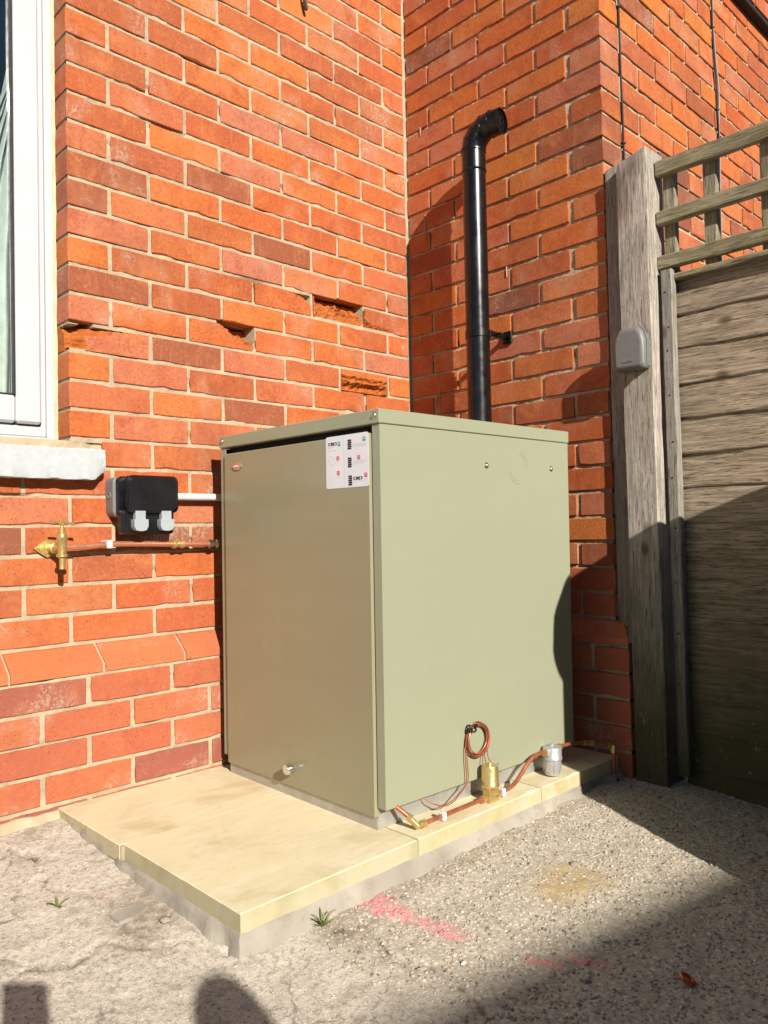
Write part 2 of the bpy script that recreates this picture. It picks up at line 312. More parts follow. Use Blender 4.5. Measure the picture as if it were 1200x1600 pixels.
def link(name, data, parent=None, loc=(0, 0, 0), rot=(0, 0, 0)):
    o = bpy.data.objects.new(name, data); COL.objects.link(o); o.location = loc; o.rotation_euler = rot
    if parent is not None: o.parent = parent
    return o
def tag(o, label=None, cat=None, group=None, kind=None):
    if label: o['label'] = label
    if cat: o['category'] = cat
    if group: o['group'] = group
    if kind: o['kind'] = kind
    return o
def thing(name, label, cat, loc=(0, 0, 0), rot=(0, 0, 0), group=None):
    return tag(link(name, None, None, loc, rot), label, cat, group)
def smoothpath(pts, sub=6):
    P = [Vector(p) for p in pts]; out = []
    for i in range(len(P)-1):
        a, b, c, d = P[max(i-1, 0)], P[i], P[i+1], P[min(i+2, len(P)-1)]
        for k in range(sub):
            t = k/sub; out.append(.5*((2*b)+(c-a)*t+(2*a-5*b+4*c-d)*t*t+(3*b-a-3*c+d)*t**3))
    out.append(P[-1]); return out
def rrect(w, h, r, n=5):
    out = []
    for cx, cy, a0 in ((w/2-r, h/2-r, 0), (-w/2+r, h/2-r, 90), (-w/2+r, -h/2+r, 180), (w/2-r, -h/2+r, 270)):
        for k in range(n+1): a = radians(a0+90*k/n); out.append((cx+r*cos(a), cy+r*sin(a)))
    return out
def text_part(s, name, size, mat, parent, loc, rot, ext=.0003):
    cu = bpy.data.curves.new(name, 'FONT'); cu.body = s; cu.size = size; cu.extrude = ext; cu.align_x = 'CENTER'; cu.align_y = 'CENTER'; cu.resolution_u = 3
    tmp = bpy.data.objects.new('tmp', cu); COL.objects.link(tmp); dg = bpy.context.evaluated_depsgraph_get()
    me = bpy.data.meshes.new_from_object(tmp.evaluated_get(dg)); bpy.data.objects.remove(tmp); me.materials.clear(); me.materials.append(mat)
    return link(name, me, parent, loc, rot)

def zg(x, y):                                   # yard falls gently towards the viewer
    return -.678+.0167*max(-3, min(2, x))+.073*max(-3.2, min(.3, y))
def seg_d(px, py, pts):
    best = 9
    for (ax, ay), (bx, by) in zip(pts, pts[1:]):
        dx, dy = bx-ax, by-ay; t = max(0, min(1, ((px-ax)*dx+(py-ay)*dy)/(dx*dx+dy*dy+1e-12))); best = min(best, math.hypot(px-ax-dx*t, py-ay-dy*t))
    return best
def sstep(a, b, x):
    t = max(0, min(1, (x-a)/(b-a))); return t*t*(3-2*t)

# ------------------------------------------------------------------ ground
CR1 = [(-1.70, -.66), (-1.60, -.60), (-1.54, -.66), (-1.47, -.62), (-1.42, -.70), (-1.36, -.72), (-1.33, -.80)]
CR2 = [(-1.14, -.86), (-1.10, -.93), (-1.13, -1.0), (-1.09, -1.08), (-1.12, -1.2)]
CR3 = [(-1.50, -.10), (-1.44, -.22), (-1.47, -.36), (-1.40, -.50), (-1.42, -.62)]
PINK = [((-1.025, -.845), (-.995, -1.03), .036, 1.0), ((-.955, -1.16), (-.930, -1.21), .018, 1.0), ((-.90, -1.21), (-.87, -1.26), .014, .9), ((-1.41, -.47), (-1.40, -.475), .010, .6)]
def attrs(x, y):
    nz = mnoise.noise((x*5, y*5, .3)); nz2 = mnoise.noise((x*14, y*14, 4.3))
    ag = sstep(-1.22, -1.08, x+.10*nz-.12*(y+.9)); 
    if y > -.75 and x > -.1: ag *= .4
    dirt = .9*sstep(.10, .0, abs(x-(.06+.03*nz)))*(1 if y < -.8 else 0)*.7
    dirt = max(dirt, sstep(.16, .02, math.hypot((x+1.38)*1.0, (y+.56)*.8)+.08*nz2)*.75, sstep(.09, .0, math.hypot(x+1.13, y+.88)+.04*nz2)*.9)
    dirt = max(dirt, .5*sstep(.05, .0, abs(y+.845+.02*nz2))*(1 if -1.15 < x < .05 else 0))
    cr = 0
    for C, w in ((CR1, .007), (CR2, .006), (CR3, .0055)): cr = max(cr, sstep(w, .002, seg_d(x, y, C)+.006*nz2))
    sa = sstep(.13, .03, math.hypot((x+.66)*1.0, (y+1.055)*1.3)+.05*nz2)
    pk = 0
    for a, b, w, s in PINK: pk = max(pk, s*sstep(w, w*.35, seg_d(x, y, [a, b])+.5*w*nz2))
    return ag, dirt, pk, cr, sa
def gh(x, y):
    ag = attrs(x, y)
    h = zg(x, y)+.007*mnoise.noise((x*3.1, y*3.1, 1))+.0035*mnoise.noise((x*11, y*11, 2))+.0022*mnoise.noise((x*38, y*38, 3))+.0014*mnoise.noise((x*90, y*90, 5))
    return h-.006*ag[3]-.003*ag[1]
def axis(lo, hi, st, far):
    a = [lo+st*i for i in range(int((hi-lo)/st)+1)]; d = st
    while a[-1] < far: d *= 1.45; a.append(a[-1]+d)
    d = st
    while a[0] > -far: d *= 1.45; a.insert(0, a[0]-d)
    return a
gx, gy = axis(-1.86, .42, .009, 250), axis(-1.62, .02, .009, 250)
gv = []; at = [[], [], [], [], []]
for y in gy:
    for x in gx:
        near = -2.3 < x < .9 and -2.1 < y < .3
        gv.append((x, y, gh(x, y) if near else zg(x, y)))
        A = attrs(x, y) if near else (0, 0, 0, 0, 0)
        for k in range(5): at[k].append(A[k])
nx = len(gx); gf = [(j*nx+i, j*nx+i+1, (j+1)*nx+i+1, (j+1)*nx+i) for j in range(len(gy)-1) for i in range(nx-1)]
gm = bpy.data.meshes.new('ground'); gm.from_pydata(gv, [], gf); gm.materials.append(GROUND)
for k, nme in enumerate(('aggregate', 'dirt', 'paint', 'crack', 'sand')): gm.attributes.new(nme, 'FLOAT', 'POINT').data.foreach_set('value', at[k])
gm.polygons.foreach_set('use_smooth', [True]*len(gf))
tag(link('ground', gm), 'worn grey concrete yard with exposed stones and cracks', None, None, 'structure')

# loose and exposed aggregate: too many to count
ico_v = [Vector(v).normalized() for v in ((-1, 1.618, 0), (1, 1.618, 0), (-1, -1.618, 0), (1, -1.618, 0), (0, -1, 1.618), (0, 1, 1.618), (0, -1, -1.618), (0, 1, -1.618), (1.618, 0, -1), (1.618, 0, 1), (-1.618, 0, -1), (-1.618, 0, 1))]
ico_f = [(0, 11, 5), (0, 5, 1), (0, 1, 7), (0, 7, 10), (0, 10, 11), (1, 5, 9), (5, 11, 4), (11, 10, 2), (10, 7, 6), (7, 1, 8), (3, 9, 4), (3, 4, 2), (3, 2, 6), (3, 6, 8), (3, 8, 9), (4, 9, 5), (2, 4, 11), (6, 2, 10), (8, 6, 7), (9, 8, 1)]
rs = random.Random(3); sv = []; sf = []; spk = []; cnt = 0
while cnt < 22000:
    x, y = rs.uniform(-1.85, .2), rs.uniform(-1.6, -.02)
    if -1.34 < x < .06 and y > -.835: continue
    A = attrs(x, y); dens = .36+.64*A[0]
    if rs.random() > dens*(1-.5*A[4]): continue
    s = rs.uniform(.0014, .0042) if A[0] > .3 else rs.uniform(.0008, .0024)
    if rs.random() < .04: s *= 1.7
    m = Euler((rs.uniform(0, 6), rs.uniform(0, 6), rs.uniform(0, 6))).to_matrix(); sc = Vector((1, rs.uniform(.6, 1), rs.uniform(.5, .8))); b = len(sv); zc = gh(x, y)+s*rs.uniform(-.25, .22)
    rz = Matrix.Rotation(rs.uniform(0, 6.3), 3, 'Z')
    for v in ico_v:
        q = m @ v; q = rz @ Vector((q.x*sc.x*1.25, q.y*sc.y, q.z*sc.z))*(s*rs.uniform(.8, 1.15)); sv.append((x+q.x, y+q.y, zc+q.z)); spk.append(A[2])
    sf += [tuple(i+b for i in f) for f in ico_f]; cnt += 1
sm = bpy.data.meshes.new('loose_stones'); sm.from_pydata(sv, [], sf); sm.materials.append(STONE); sm.attributes.new('paint', 'FLOAT', 'POINT').data.foreach_set('value', spk)
tag(link('loose_stones', sm), 'small stones set in and scattered over the yard concrete', 'stones', None, 'stuff')

# ------------------------------------------------------------------ brick walls
CH, U, AJ, LB, PL, PB = .075, .2299, -1.2645, .8074, .055, .032          # course height, brick module, jamb x, wall length, plinth step
_bm = {}
def brick_mesh(L, D=.06, H=.066):                 # ragged arris, slightly uneven face
    k = (round(L, 3), D, H); lst = _bm.setdefault(k, [])
    if len(lst) >= 10: return random.choice(lst)
    b = MB(); ns = max(3, int(L/.036)); pts = []; jj = lambda a: random.uniform(-a, a)
    pts += [(-L/2+L*i/ns, -H/2) for i in range(ns)]+[(L/2, -H/2), (L/2, 0)]+[(L/2-L*i/ns, H/2) for i in range(ns)]+[(-L/2, H/2), (-L/2, 0)]
    cor = {0, ns, ns+2, 2*ns+2}; n = len(pts); out = []; inn = []
    for i, (x, z) in enumerate(pts):
        chip = random.uniform(.002, .006) if random.random() < .04 else 0; cr = .0008 if i in cor else 0
        sx = (x > 0)-(x < 0) if abs(abs(x)-L/2) < 1e-6 else 0; sz = (z > 0)-(z < 0)
        out.append((x-sx*(cr+abs(jj(.0008)))+(0 if sx else jj(.002)), .0013+chip, z-sz*(cr+abs(jj(.0006))+chip*.3)))
        inn.append((x-sx*(.0018+cr+abs(jj(.0008))+chip)+(0 if sx else jj(.002)), jj(.0003), z-sz*(.0018+cr+abs(jj(.0005))+chip)))
    vs = inn+out+[(p[0], D, p[2]) for p in out]+[(0, 0, 0)]; c = 3*n
    fs = [(i, (i+1) % n, c) for i in range(n)]+[(i, n+i, n+(i+1) % n, (i+1) % n) for i in range(n)]+[(n+i, 2*n+i, 2*n+(i+1) % n, n+(i+1) % n) for i in range(n)]
    b.add(vs, fs); lst.append(b.mesh('brick', BRICK)); return lst[-1]
def put_brick(parent, wall, s0, s1, n, off=0.0, D=.06, jw=.0048, data=None, zoff=0):
    L = s1-s0-2*jw; c = (s0+s1)/2; z = (n+.5)*CH+zoff+random.uniform(-.0012, .0012); dp = random.uniform(-.0012, .0012)+off; me = data or brick_mesh(round(L, 3), D)
    tw = (random.uniform(-.006, .006), random.uniform(-.004, .004), random.uniform(-.004, .004))
    if wall == 'A': return link('brick', me, parent, (c, dp, z), tw)
    if wall == 'B': return link('brick', me, parent, (dp, -c, z), (tw[0], tw[1], -pi/2+tw[2]))
    return link('brick', me, parent, (c, -LB+dp, z), tw)
def spalled(L, fn, D=.075, H=.0655, nu=64, nv=22):
    b = MB(); vs = []
    for j in range(nv+1):
        for i in range(nu+1):
            u, v = i/nu, j/nv; d = max(0, fn(u, v)); d += (.0045*mnoise.noise((u*13, v*5, L*9))+.0028*mnoise.noise((u*31, v*11, 3)))*(1 if d > .002 else .12); vs.append((L*(u-.5), d+.0008*(mnoise.noise((u*30, v*9, 2))), H*(v-.5)))
    w = nu+1; fs = [(j*w+i, j*w+i+1, (j+1)*w+i+1, (j+1)*w+i) for j in range(nv) for i in range(nu)]
    mi = [1 if max(vs[k][1] for k in f) > .0035 else 0 for f in fs]
    rim = [i for i in range(w)]+[j*w+nu for j in range(1, nv+1)]+[nv*w+i for i in range(nu-1, -1, -1)]+[j*w for j in range(nv-1, 0, -1)]; n0 = len(vs)
    for k in rim: vs.append((vs[k][0], D, vs[k][2]))
    for a in range(len(rim)): c = (a+1) % len(rim); fs.append((rim[a], n0+a, n0+c, rim[c])); mi.append(1)
    b.v = vs; b.f = fs; b.mi = mi; return b.mesh('brick', [BRICK, SPALL])
def mortar_sheet(x0, x1, z0, z1, rec, pits=(), st=.010, seed=0, amp=.0022, cutrow=None):
    nx_, nz_ = int((x1-x0)/st)+1, int((z1-z0)/st)+1; vs = []
    for j in range(nz_+1):
        for i in range(nx_+1):
            x, z = x0+(x1-x0)*i/nx_, z0+(z1-z0)*j/nz_; d = rec+amp*mnoise.noise((x*55, z*55, seed))+amp*.8*mnoise.noise((x*13, z*13, seed+3))+.007*sstep(.38, .6, mnoise.noise((x*7, z*21, seed+9)))
            for (a, b_, c, e, dd) in pits:
                if a < x < b_ and c < z < e: d = max(d, dd)
            vs.append((x, d, z))
    w = nx_+1; return vs, [(j*w+i, j*w+i+1, (j+1)*w+i+1, (j+1)*w+i) for j in range(nz_) for i in range(nx_)]

# ---- left wall (window, tap, socket)
wa = thing('brick_wall', 'orange brick house wall with the white window, outside tap and socket', 'wall')
holes = [(-.69+.006, -.46-.006, 9*CH+.010, 10*CH-.010, .05), (-.224, -.012, 9*CH+.010, 10*CH-.010, .05), (AJ-.0, AJ+.20, 6*CH+.008, 7*CH-.006, .09), (AJ-.0, AJ+.065, 7*CH-.008, 7*CH+.004, .05), (AJ+.115+U+.10, AJ+.115+2*U-.004, 7*CH+.010, 8*CH+.003, .085), (-.46+.01, -.236, 9*CH+.012, 10*CH+.004, .07), (-.345+.01, -.125, 6*CH-.004, 7*CH-.012, .05)]
mb = MB()
vs_, fs_ = mortar_sheet(AJ+.004, 0.0, 3*CH-.01, 2.26, .0038, holes, .009, 1); mb.add(vs_, fs_)
vs_, fs_ = mortar_sheet(-1.85, 0.0, -.385, 3*CH-.008, .0042, (), .009, 2); mb.add(vs_, fs_)
vs_, fs_ = mortar_sheet(-1.85, 0.0, -.80, -5*CH+.002, -PL+.0055, (), .009, 3, .0032); mb.add(vs_, fs_)
mb.box(AJ+.0075, 0, .10, .24, .21, 2.26); mb.box(AJ+.0050, AJ+.03, .012, .11, .21, 6*CH+.004); mb.box(AJ+.0050, AJ+.03, .012, .11, 7*CH-.003, 2.26); mb.box(AJ+.06, AJ+.09, .03, .11, 6*CH, 7*CH); mb.box(-1.85, 0, .04, .24, -.80, .10); mb.box(-1.85, 0, -PL+.02, .04, -.80, -.385); mb.box(-.012, .006, .0012, .03, -.31, 2.26)
mb.build('mortar', MORTAR, wa)
def nz_(u, v, k, f=1.0): return mnoise.noise((u*9*f, v*3.2*f, k))+.5*mnoise.noise((u*23*f, v*8*f, k+4))
def D1(u, v):       # eroded end at the window jamb
    w = u*.22+.012*nz_(u, v, 1); return .034*sstep(.055, .0, w)+.022*sstep(.13, .03, w)*sstep(.55, .95, v+.15*nz_(u, v, 2))+.014*sstep(.2, .1, w)*sstep(.88, 1.0, v)
def D2(u, v):
    edge = .10+.11*(1-v)+.016*nz_(u, v, 5); w = u*.22-edge; deep = sstep(.30, .62, v+.22*nz_(u, v, 6)); return sstep(0, .03, w)*(.008+.040*deep)
def D3(u, v):
    b_ = .008*sstep(.0, .15, u+.05*nz_(u, v, 3))+.026*sstep(.52, .86, v+.16*(u-.5)+.14*nz_(u, v, 7))*sstep(.0, .12, u)
    for c in (.50, .63, .80): b_ += .018*sstep(.055, .02, abs(u-c+.03*nz_(v, u, 2)))*sstep(.28, .40, v)*sstep(.85, .7, v)
    return b_
def D3b(u, v): return .022*sstep(.55, 1.0, u+.6*(v-1)+.10*nz_(u, v, 9))*sstep(.25, .8, v)
def D4(u, v): return .026*sstep(.50, .20, v+.13*nz_(u, v, 8))*sstep(.0, .05, u)*sstep(1.0, .93, u)+.010*sstep(.15, .0, abs(v-.55+.1*nz_(u, v, 4)))
def D5(u, v): return .016*sstep(.20, .0, u+.25*v+.08*nz_(u, v, 6))+.010*sstep(.22, .0, v+.10*nz_(u, v, 12))*sstep(.75, .5, u)
for n in range(-4, 29):
    odd = n % 2; st = AJ+(U/2 if odd else 0); e = [AJ]+([st] if odd else []); x = st
    while x+U < -.02: x += U; e.append(x)
    e.append(0.0)
    if n <= 1:
        e2 = []; x = AJ-(U/2 if odd else 0)
        if odd: e = e[1:]
        lefts = [AJ-(U/2 if odd else 0)-U*k for k in range(3)]
        e = sorted(set([round(t, 5) for t in lefts]+[round(t, 5) for t in e])); 
    for k, (s0, s1) in enumerate(zip(e, e[1:])):
        data = None; D = .06; jl = .0055
        if n == 2 and s0 < AJ+.01: s0 = -1.183
        if n == 6 and abs(s0-AJ) < .01: data = spalled(U-.011, D1, .10)
        if n == 7 and abs(s0-(AJ+.115+U)) < .02: data = spalled(U-.011, D2, .10)
        if n == 9 and abs(s0+.46) < .03: data = spalled(U-.011, D3)
        if n == 9 and abs(s0+.69) < .03: data = spalled(U-.011, D3b)
        if n == 9 and abs(s0+.23) < .03: data = spalled(s1-s0-.016, D5)
        if n == 6 and abs(s0+.345) < .03: data = spalled(U-.011, D4)
        jamb = n >= 3 and abs(s0-AJ) < .01
        if jamb:
            L = s1-s0-.0055; me = data or brick_mesh(round(L, 3), .11)
            link('brick', me, wa, (s0+L/2, random.uniform(-.001, .001), (n+.5)*CH), (random.uniform(-.004, .004), 0, 0))
        else:
            put_brick(wa, 'A', s0, s1 if s1 < -.001 else s1-.004, n, 0, .06, .0048, data)
for n in range(-10, -5):
    odd = n % 2; x = AJ-(U/2 if odd else 0)-2*U+.02
    while x < -.06:
        put_brick(wa, 'A', x, min(x+U, -PL-.002), n, -PL, .06, .006); x += U
_pl = {}
def plinth_mesh(L, end=0.0, PL=.055, mat=None):
    b = MB(); j = .004; prof = [(.0, -.0375+j), (.0, -.013), (.0025, -.0105), (PL-.004, .0375-j-.003), (PL+.01, .0375-j), (PL+.03, .0375-j), (PL+.03, -.0375+j)]   # (depth, z)
    vs = [(-L/2, d, z) for d, z in prof]+[(L/2-end*min(1, d/PL), d, z) for d, z in prof]; n = len(prof)
    b.add(vs, [tuple(range(n)), tuple(range(n, 2*n))]+[(i, (i+1) % n, n+(i+1) % n, n+i) for i in range(n)]); return b.mesh('brick', mat or PLINTH)
link('plinth_mortar', plinth_mesh(1.80, 0, .055, MORTAR), wa, (-.955, -PL+.0045, -4.5*CH-.002))
x = AJ-2*U+.06
while x < -.06:
    x1 = min(x+U, -PL); link('plinth_brick', plinth_mesh(x1-x-.007), wa, ((x+x1)/2, -PL+random.uniform(-.002, .002), -4.5*CH), (random.uniform(-.008, .008), 0, random.uniform(-.006, .006))); x += U
mb = MB()                                         # rough mortar foot where wall meets yard
N = 60; vs = []
for i in range(N+1):
    x = -1.85+(.56)*i/N; a = .006*mnoise.noise((x*25, 1, 1)); g = zg(x, -.06)
    a2 = .012*mnoise.noise((x*9, 4, 1)); vs += [(x, -PL+.012, -.684+a+a2), (x, -PL-.003+a, -.688+a+a2), (x, -PL-.012+a*2, g+.004), (x, -PL-.03, g-.03)]
mb.add(vs, [(i*4+k, i*4+k+1, (i+1)*4+k+1, (i+1)*4+k) for i in range(N) for k in range(3)]); mb.build('mortar_foot', MORTAR, wa)

# ---- window in the left wall
win = link('window', None, wa, (AJ, .08, .20))
mb = MB(); mb.box(-1.25, -.004, 0, .03, 0, .03, .003).box(-1.25, -.004, .0, .03, 1.32, 1.40, .003).box(-.026, -.004, -.004, .03, .0, 1.4, .004).box(-1.25, -1.22, 0, .03, 0, 1.4, .003)
mb.box(-.040, -.0265, -.0, .03, .03, 1.32, .003); mb.box(-1.22, -.0265, .002, .03, .0302, .058, .003)
mb.build('frame', UPVC, win, 30)
mb = MB(); mb.box(-.105, -.042, -.012, .03, .062, 1.32, .006).box(-1.2, -.1055, -.0118, .03, .062, .132, .006).box(-1.2, -.1055, -.0118, .03, 1.25, 1.32, .006); mb.build('sash', UPVC, win, 30)
mb = MB(); mb.box(-.110, -.1052, -.009, .02, .1322, 1.25, .001).box(-1.2, -.1102, -.009, .02, .1322, .136, .001); mb.build('gasket', GASKET, win)
mb = MB(); mb.box(-1.2, -.1105, .006, .010, .136, 1.25); mb.build('pane', GLASS, win)
mb = MB(); mb.tube([(-.002, .0, z/20*1.4) for z in range(21)], [.007+.003*mnoise.noise((z*.7, 1, 2)) for z in range(21)], 6); mb.tube([(-1.2+i*.06, -.002, -.004) for i in range(21)], [.008+.004*mnoise.noise((i*.9, 3, 2)) for i in range(21)], 6); mb.build('sealant', SEAL, win, True)
mb = MB(); rr = random.Random(5)
X0, X1, n_ = -1.75, -1.190, 70; vs = []
prof = [(.12, .200), (-.0415, .1935), (-.0435, .1915), (-.0445, .150), (-.0440, .118), (-.0425, .116), (.02, .117), (.12, .117)]
for i in range(n_+1):
    x = X0+(X1-X0)*i/n_
    for k, (y, z) in enumerate(prof):
        a = .0016*mnoise.noise((x*40, k*1.3, 1)); chip = .018*sstep(.030, .0, X1-x+.004*mnoise.noise((k, 2, 2))) if k in (4, 5) else 0
        vs.append((x-(.004*mnoise.noise((k*3, 1, 1)) if i == n_ else 0), y+a+(chip*.6), z+a+chip))
m_ = len(prof); mb.add(vs, [(i*m_+k, i*m_+(k+1) % m_, (i+1)*m_+(k+1) % m_, (i+1)*m_+k) for i in range(n_) for k in range(m_)]+[tuple(range(m_)), tuple(n_*m_+k for k in range(m_))])
for k in range(16):                                   # crumbled paint and mortar on the sill end
    x = rr.uniform(-1.262, -1.195); s = rr.uniform(.003, .008); y = rr.uniform(-.034, .0); mb.add([(x+v.x*s*1.5, y+v.y*s, .192+v.z*s*.7) for v in ico_v], ico_f)
so = mb.build('sill', SILL, None, 30); so.parent = win; so.matrix_parent_inverse = Matrix.Translation((-AJ, -.08, -.20))
mb = MB(); mb.box(AJ-1.3, AJ+.004, .30, 1.6, .1, .11).box(AJ-1.3, AJ+.4, 1.6, 1.62, .1, 1.7).box(AJ-1.32, AJ-1.3, .12, 1.6, .1, 1.7).box(AJ+.4, AJ+.42, .245, 1.6, .1, 1.7).box(AJ-1.3, AJ+.4, .24, 1.6, 1.7, 1.72).box(AJ-1.32, AJ-1.255, .10, .12, .1, 1.7).box(AJ-1.3, AJ, .085, .24, 1.605, 1.7); mb.box(AJ-1.3, AJ, .12, .30, .0, .19)
tag(mb.build('room_interior', ROOM), 'dim room behind the white window', None, None, 'structure')
mb = MB(); vs = []; nu, nv = 90, 14
for j in range(nv+1):
    for i in range(nu+1):
        z = .30+.98*j/nv; hw = .30-.285*sstep(.25, .95, j/nv); u = i/nu; x = AJ-.078-u*(hw); vs.append((x, .135+.018*sin(u*34+.8*sin(j*.4))+.01*mnoise.noise((u*12, j*.3, 1)), z))
mb.add(vs, [(j*(nu+1)+i, j*(nu+1)+i+1, (j+1)*(nu+1)+i+1, (j+1)*(nu+1)+i) for j in range(nv) for i in range(nu)])
tag(mb.build('curtain', CURT, None, True), 'pale green folded curtain behind the window pane', 'curtain')

# ---- middle wall (flue)
wb = thing('brick_wall', 'shaded orange brick return wall behind the black flue pipe', 'wall')
mb = MB()
def toB(vs): return [(d, -x, z) for x, d, z in vs]
vs_, fs_ = mortar_sheet(-.004, LB-.0065, -.385, 2.26, .0058, (), .010, 11, .003); mb.add(toB(vs_), fs_)
vs_, fs_ = mortar_sheet(0, LB+PL-.006, -.80, -5*CH+.002, -PB+.007, (), .010, 12, .004); mb.add(toB(vs_), fs_)
mb.box(.03, .3, -LB+.03, .24, -.8, 2.26); mb.box(-PB+.03, .03, -LB-PL+.02, 0, -.8, -.385); mb.build('mortar', MORTAR, wb)
for n in range(-4, 30):
    odd = n % 2
    if odd: e = [-.002, U/2, U/2+U, U/2+2*U]                       # last stretcher turns the outer corner
    else: e = [0.003, U, 2*U, 3*U]
    for s0, s1 in zip(e, e[1:]): put_brick(wb, 'B', s0, s1, n, 0, .06, .005)
    if not odd and n < 6: put_brick(wb, 'B', e[-1], LB, n, 0, .105, .006)
    if odd:
        L = LB-e[-1]-.006; link('brick', brick_mesh(round(L, 3), .105), wb, (random.uniform(-.001, .001), -(LB-L/2), (n+.5)*CH), (0, random.uniform(-.004, .004), -pi/2))
for n in range(-10, -5):
    x = PL+.002; k = 0; e = [x, .17 if n % 2 else .285]
    while e[-1]+U < LB+PL-.05: e.append(e[-1]+U)
    e.append(LB+PL)
    for s0, s1 in zip(e, e[1:]): put_brick(wb, 'B', s0, s1 if s1 < LB else s1+.005, n, -PB, .12 if s1 > LB else .06, .0065)
e = [PL, .20, .20+U, .20+2*U, LB+PL]
for s0, s1 in zip(e, e[1:]):
    last = s1 > LB; L = s1-s0-(.006 if last else .012); link('plinth_brick', plinth_mesh(L, PB if last else 0, PB), wb, (-PB+random.uniform(-.002, .002), -(s0+s1)/2, -4.5*CH), (0, random.uniform(-.006, .006), -pi/2))

for y, za, zb, w in ((-.075, 1.405, 1.437, .004), (-.090, 1.015, 1.110, .0028), (-.055, .640, .685, .003), (-.140, .405, .515, .003), (-.445, .795, .830, .0025), (-.165, .625, .645, .003)):
    b = MB(); b.add([(-.0024, y+w*.2, zb), (-.0024, y-w*.5, zb-.3*(zb-za)), (-.0024, y-w*.15, za), (-.0024, y+w*.15, za), (-.0024, y+w*.5, zb-.35*(zb-za)), (.002, y+w*.2, zb), (.002, y-w*.5, zb-.3*(zb-za)), (.002, y-w*.15, za), (.002, y+w*.15, za), (.002, y+w*.5, zb-.35*(zb-za))], [(0, 1, 2, 3, 4), (5, 6, 7, 8, 9)]+[(k, (k+1) % 5, 5+(k+1) % 5, 5+k) for k in range(5)]); b.build('mortar_drip', MORTARL, wb)

# ---- right wall, running back behind the trellis
wc = thing('brick_wall', 'sunlit brick wall running back behind the trellis, with two thin cables', 'wall')
mb = MB(); vs_, fs_ = mortar_sheet(.006, 2.3, .3, 2.34, .0055, (), .013, 21, .002); mb.add([(x, d-LB, z) for x, d, z in vs_], fs_)
mb.box(.03, 2.3, -LB+.03, -LB+.24, -.8, 2.34); mb.box(.03, 2.3, -LB+.006, -LB+.031, -.8, .302); mb.build('mortar', MORTARL, wc)
for n in range(6, 30):
    odd = n % 2; x = U/2 if odd else 0.0
    off = 0
    if n >= 27: off = -.035 if n < 29 else -.07
    if not odd: 
        L = U-.006; link('brick', brick_mesh(round(L, 3), .105), wc, (L/2, -LB+off, (n+.5)*CH), (random.uniform(-.004, .004), 0, 0)); x = U
    elif off: x = 0.0
    while x < 2.1:
        put_brick(wc, 'C', x, x+U, n, off, .06 if not off else .12, .0048); x += U

SHADE = simple('underside_shade', (.014, .007, .005), .8)  # near-black strips painted in as the shade under the projecting brick band
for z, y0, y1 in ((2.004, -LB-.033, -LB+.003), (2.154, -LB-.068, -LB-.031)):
    mb = MB(); mb.box(.002, 2.2, y0, y1, z, z+.019, .002); mb.build('shade_strip', SHADE, wc)

# ------------------------------------------------------------------ paving on its concrete bed
pb = thing('boiler_base', 'buff paving slabs on a low concrete bed under the boiler', 'base')
def zs(y): return -.687+.0062*(y+.749)
mb = MB(); vs = []; per = []
def edge_line(p, q, n):
    return [(p[0]+(q[0]-p[0])*i/n, p[1]+(q[1]-p[1])*i/n) for i in range(n)]
loop = edge_line((-1.318, -.05), (-1.318, -.822), 60)+edge_line((-1.318, -.822), (-.033, -.822), 100)+edge_line((-.033, -.822), (-.033, -.05), 10)
rowsb = [(0.004, lambda y: zs(y)-.034), (-.002, lambda y: zs(y)-.040), (-.004, None), (-.020, None)]
def outn(x, y): return Vector((-1, 0)) if x < -1.317 and y > -.82 else (Vector((1, 0)) if x > -.034 and y > -.82 else (Vector((0, -1)) if x > -1.317 else Vector((-.7, -.7))))
for (x, y) in loop:
    o_ = outn(x, y); g = gh(x+o_.x*.02, y+o_.y*.02)
    for k, (off, zf) in enumerate(rowsb):
        nz_ = .008*mnoise.noise((x*16, y*16, k*2.0))+.005*mnoise.noise((x*60, y*60, k)); d = -off+nz_*(1 if k else .2)+(.010*sstep(.0, .5, mnoise.noise((x*9, y*9, 7))) if k > 1 else 0)
        zz = zf(y) if zf else (g+.014+nz_ if k == 2 else g-.03)
        vs.append((x+o_.x*d, y+o_.y*d, zz))
nl = len(loop); mb.add(vs, [(i*4+k, i*4+k+1, (i+1)*4+k+1, (i+1)*4+k) for i in range(nl-1) for k in range(3)]); mb.box(-1.30, -.05, -.80, -.04, -.80, -.728)
mb.build('concrete_bed', CONC, pb, 50)
xs_ = [-1.315, -.868, -.416, -.034]; ys_ = [-.820, -.382, -.05]
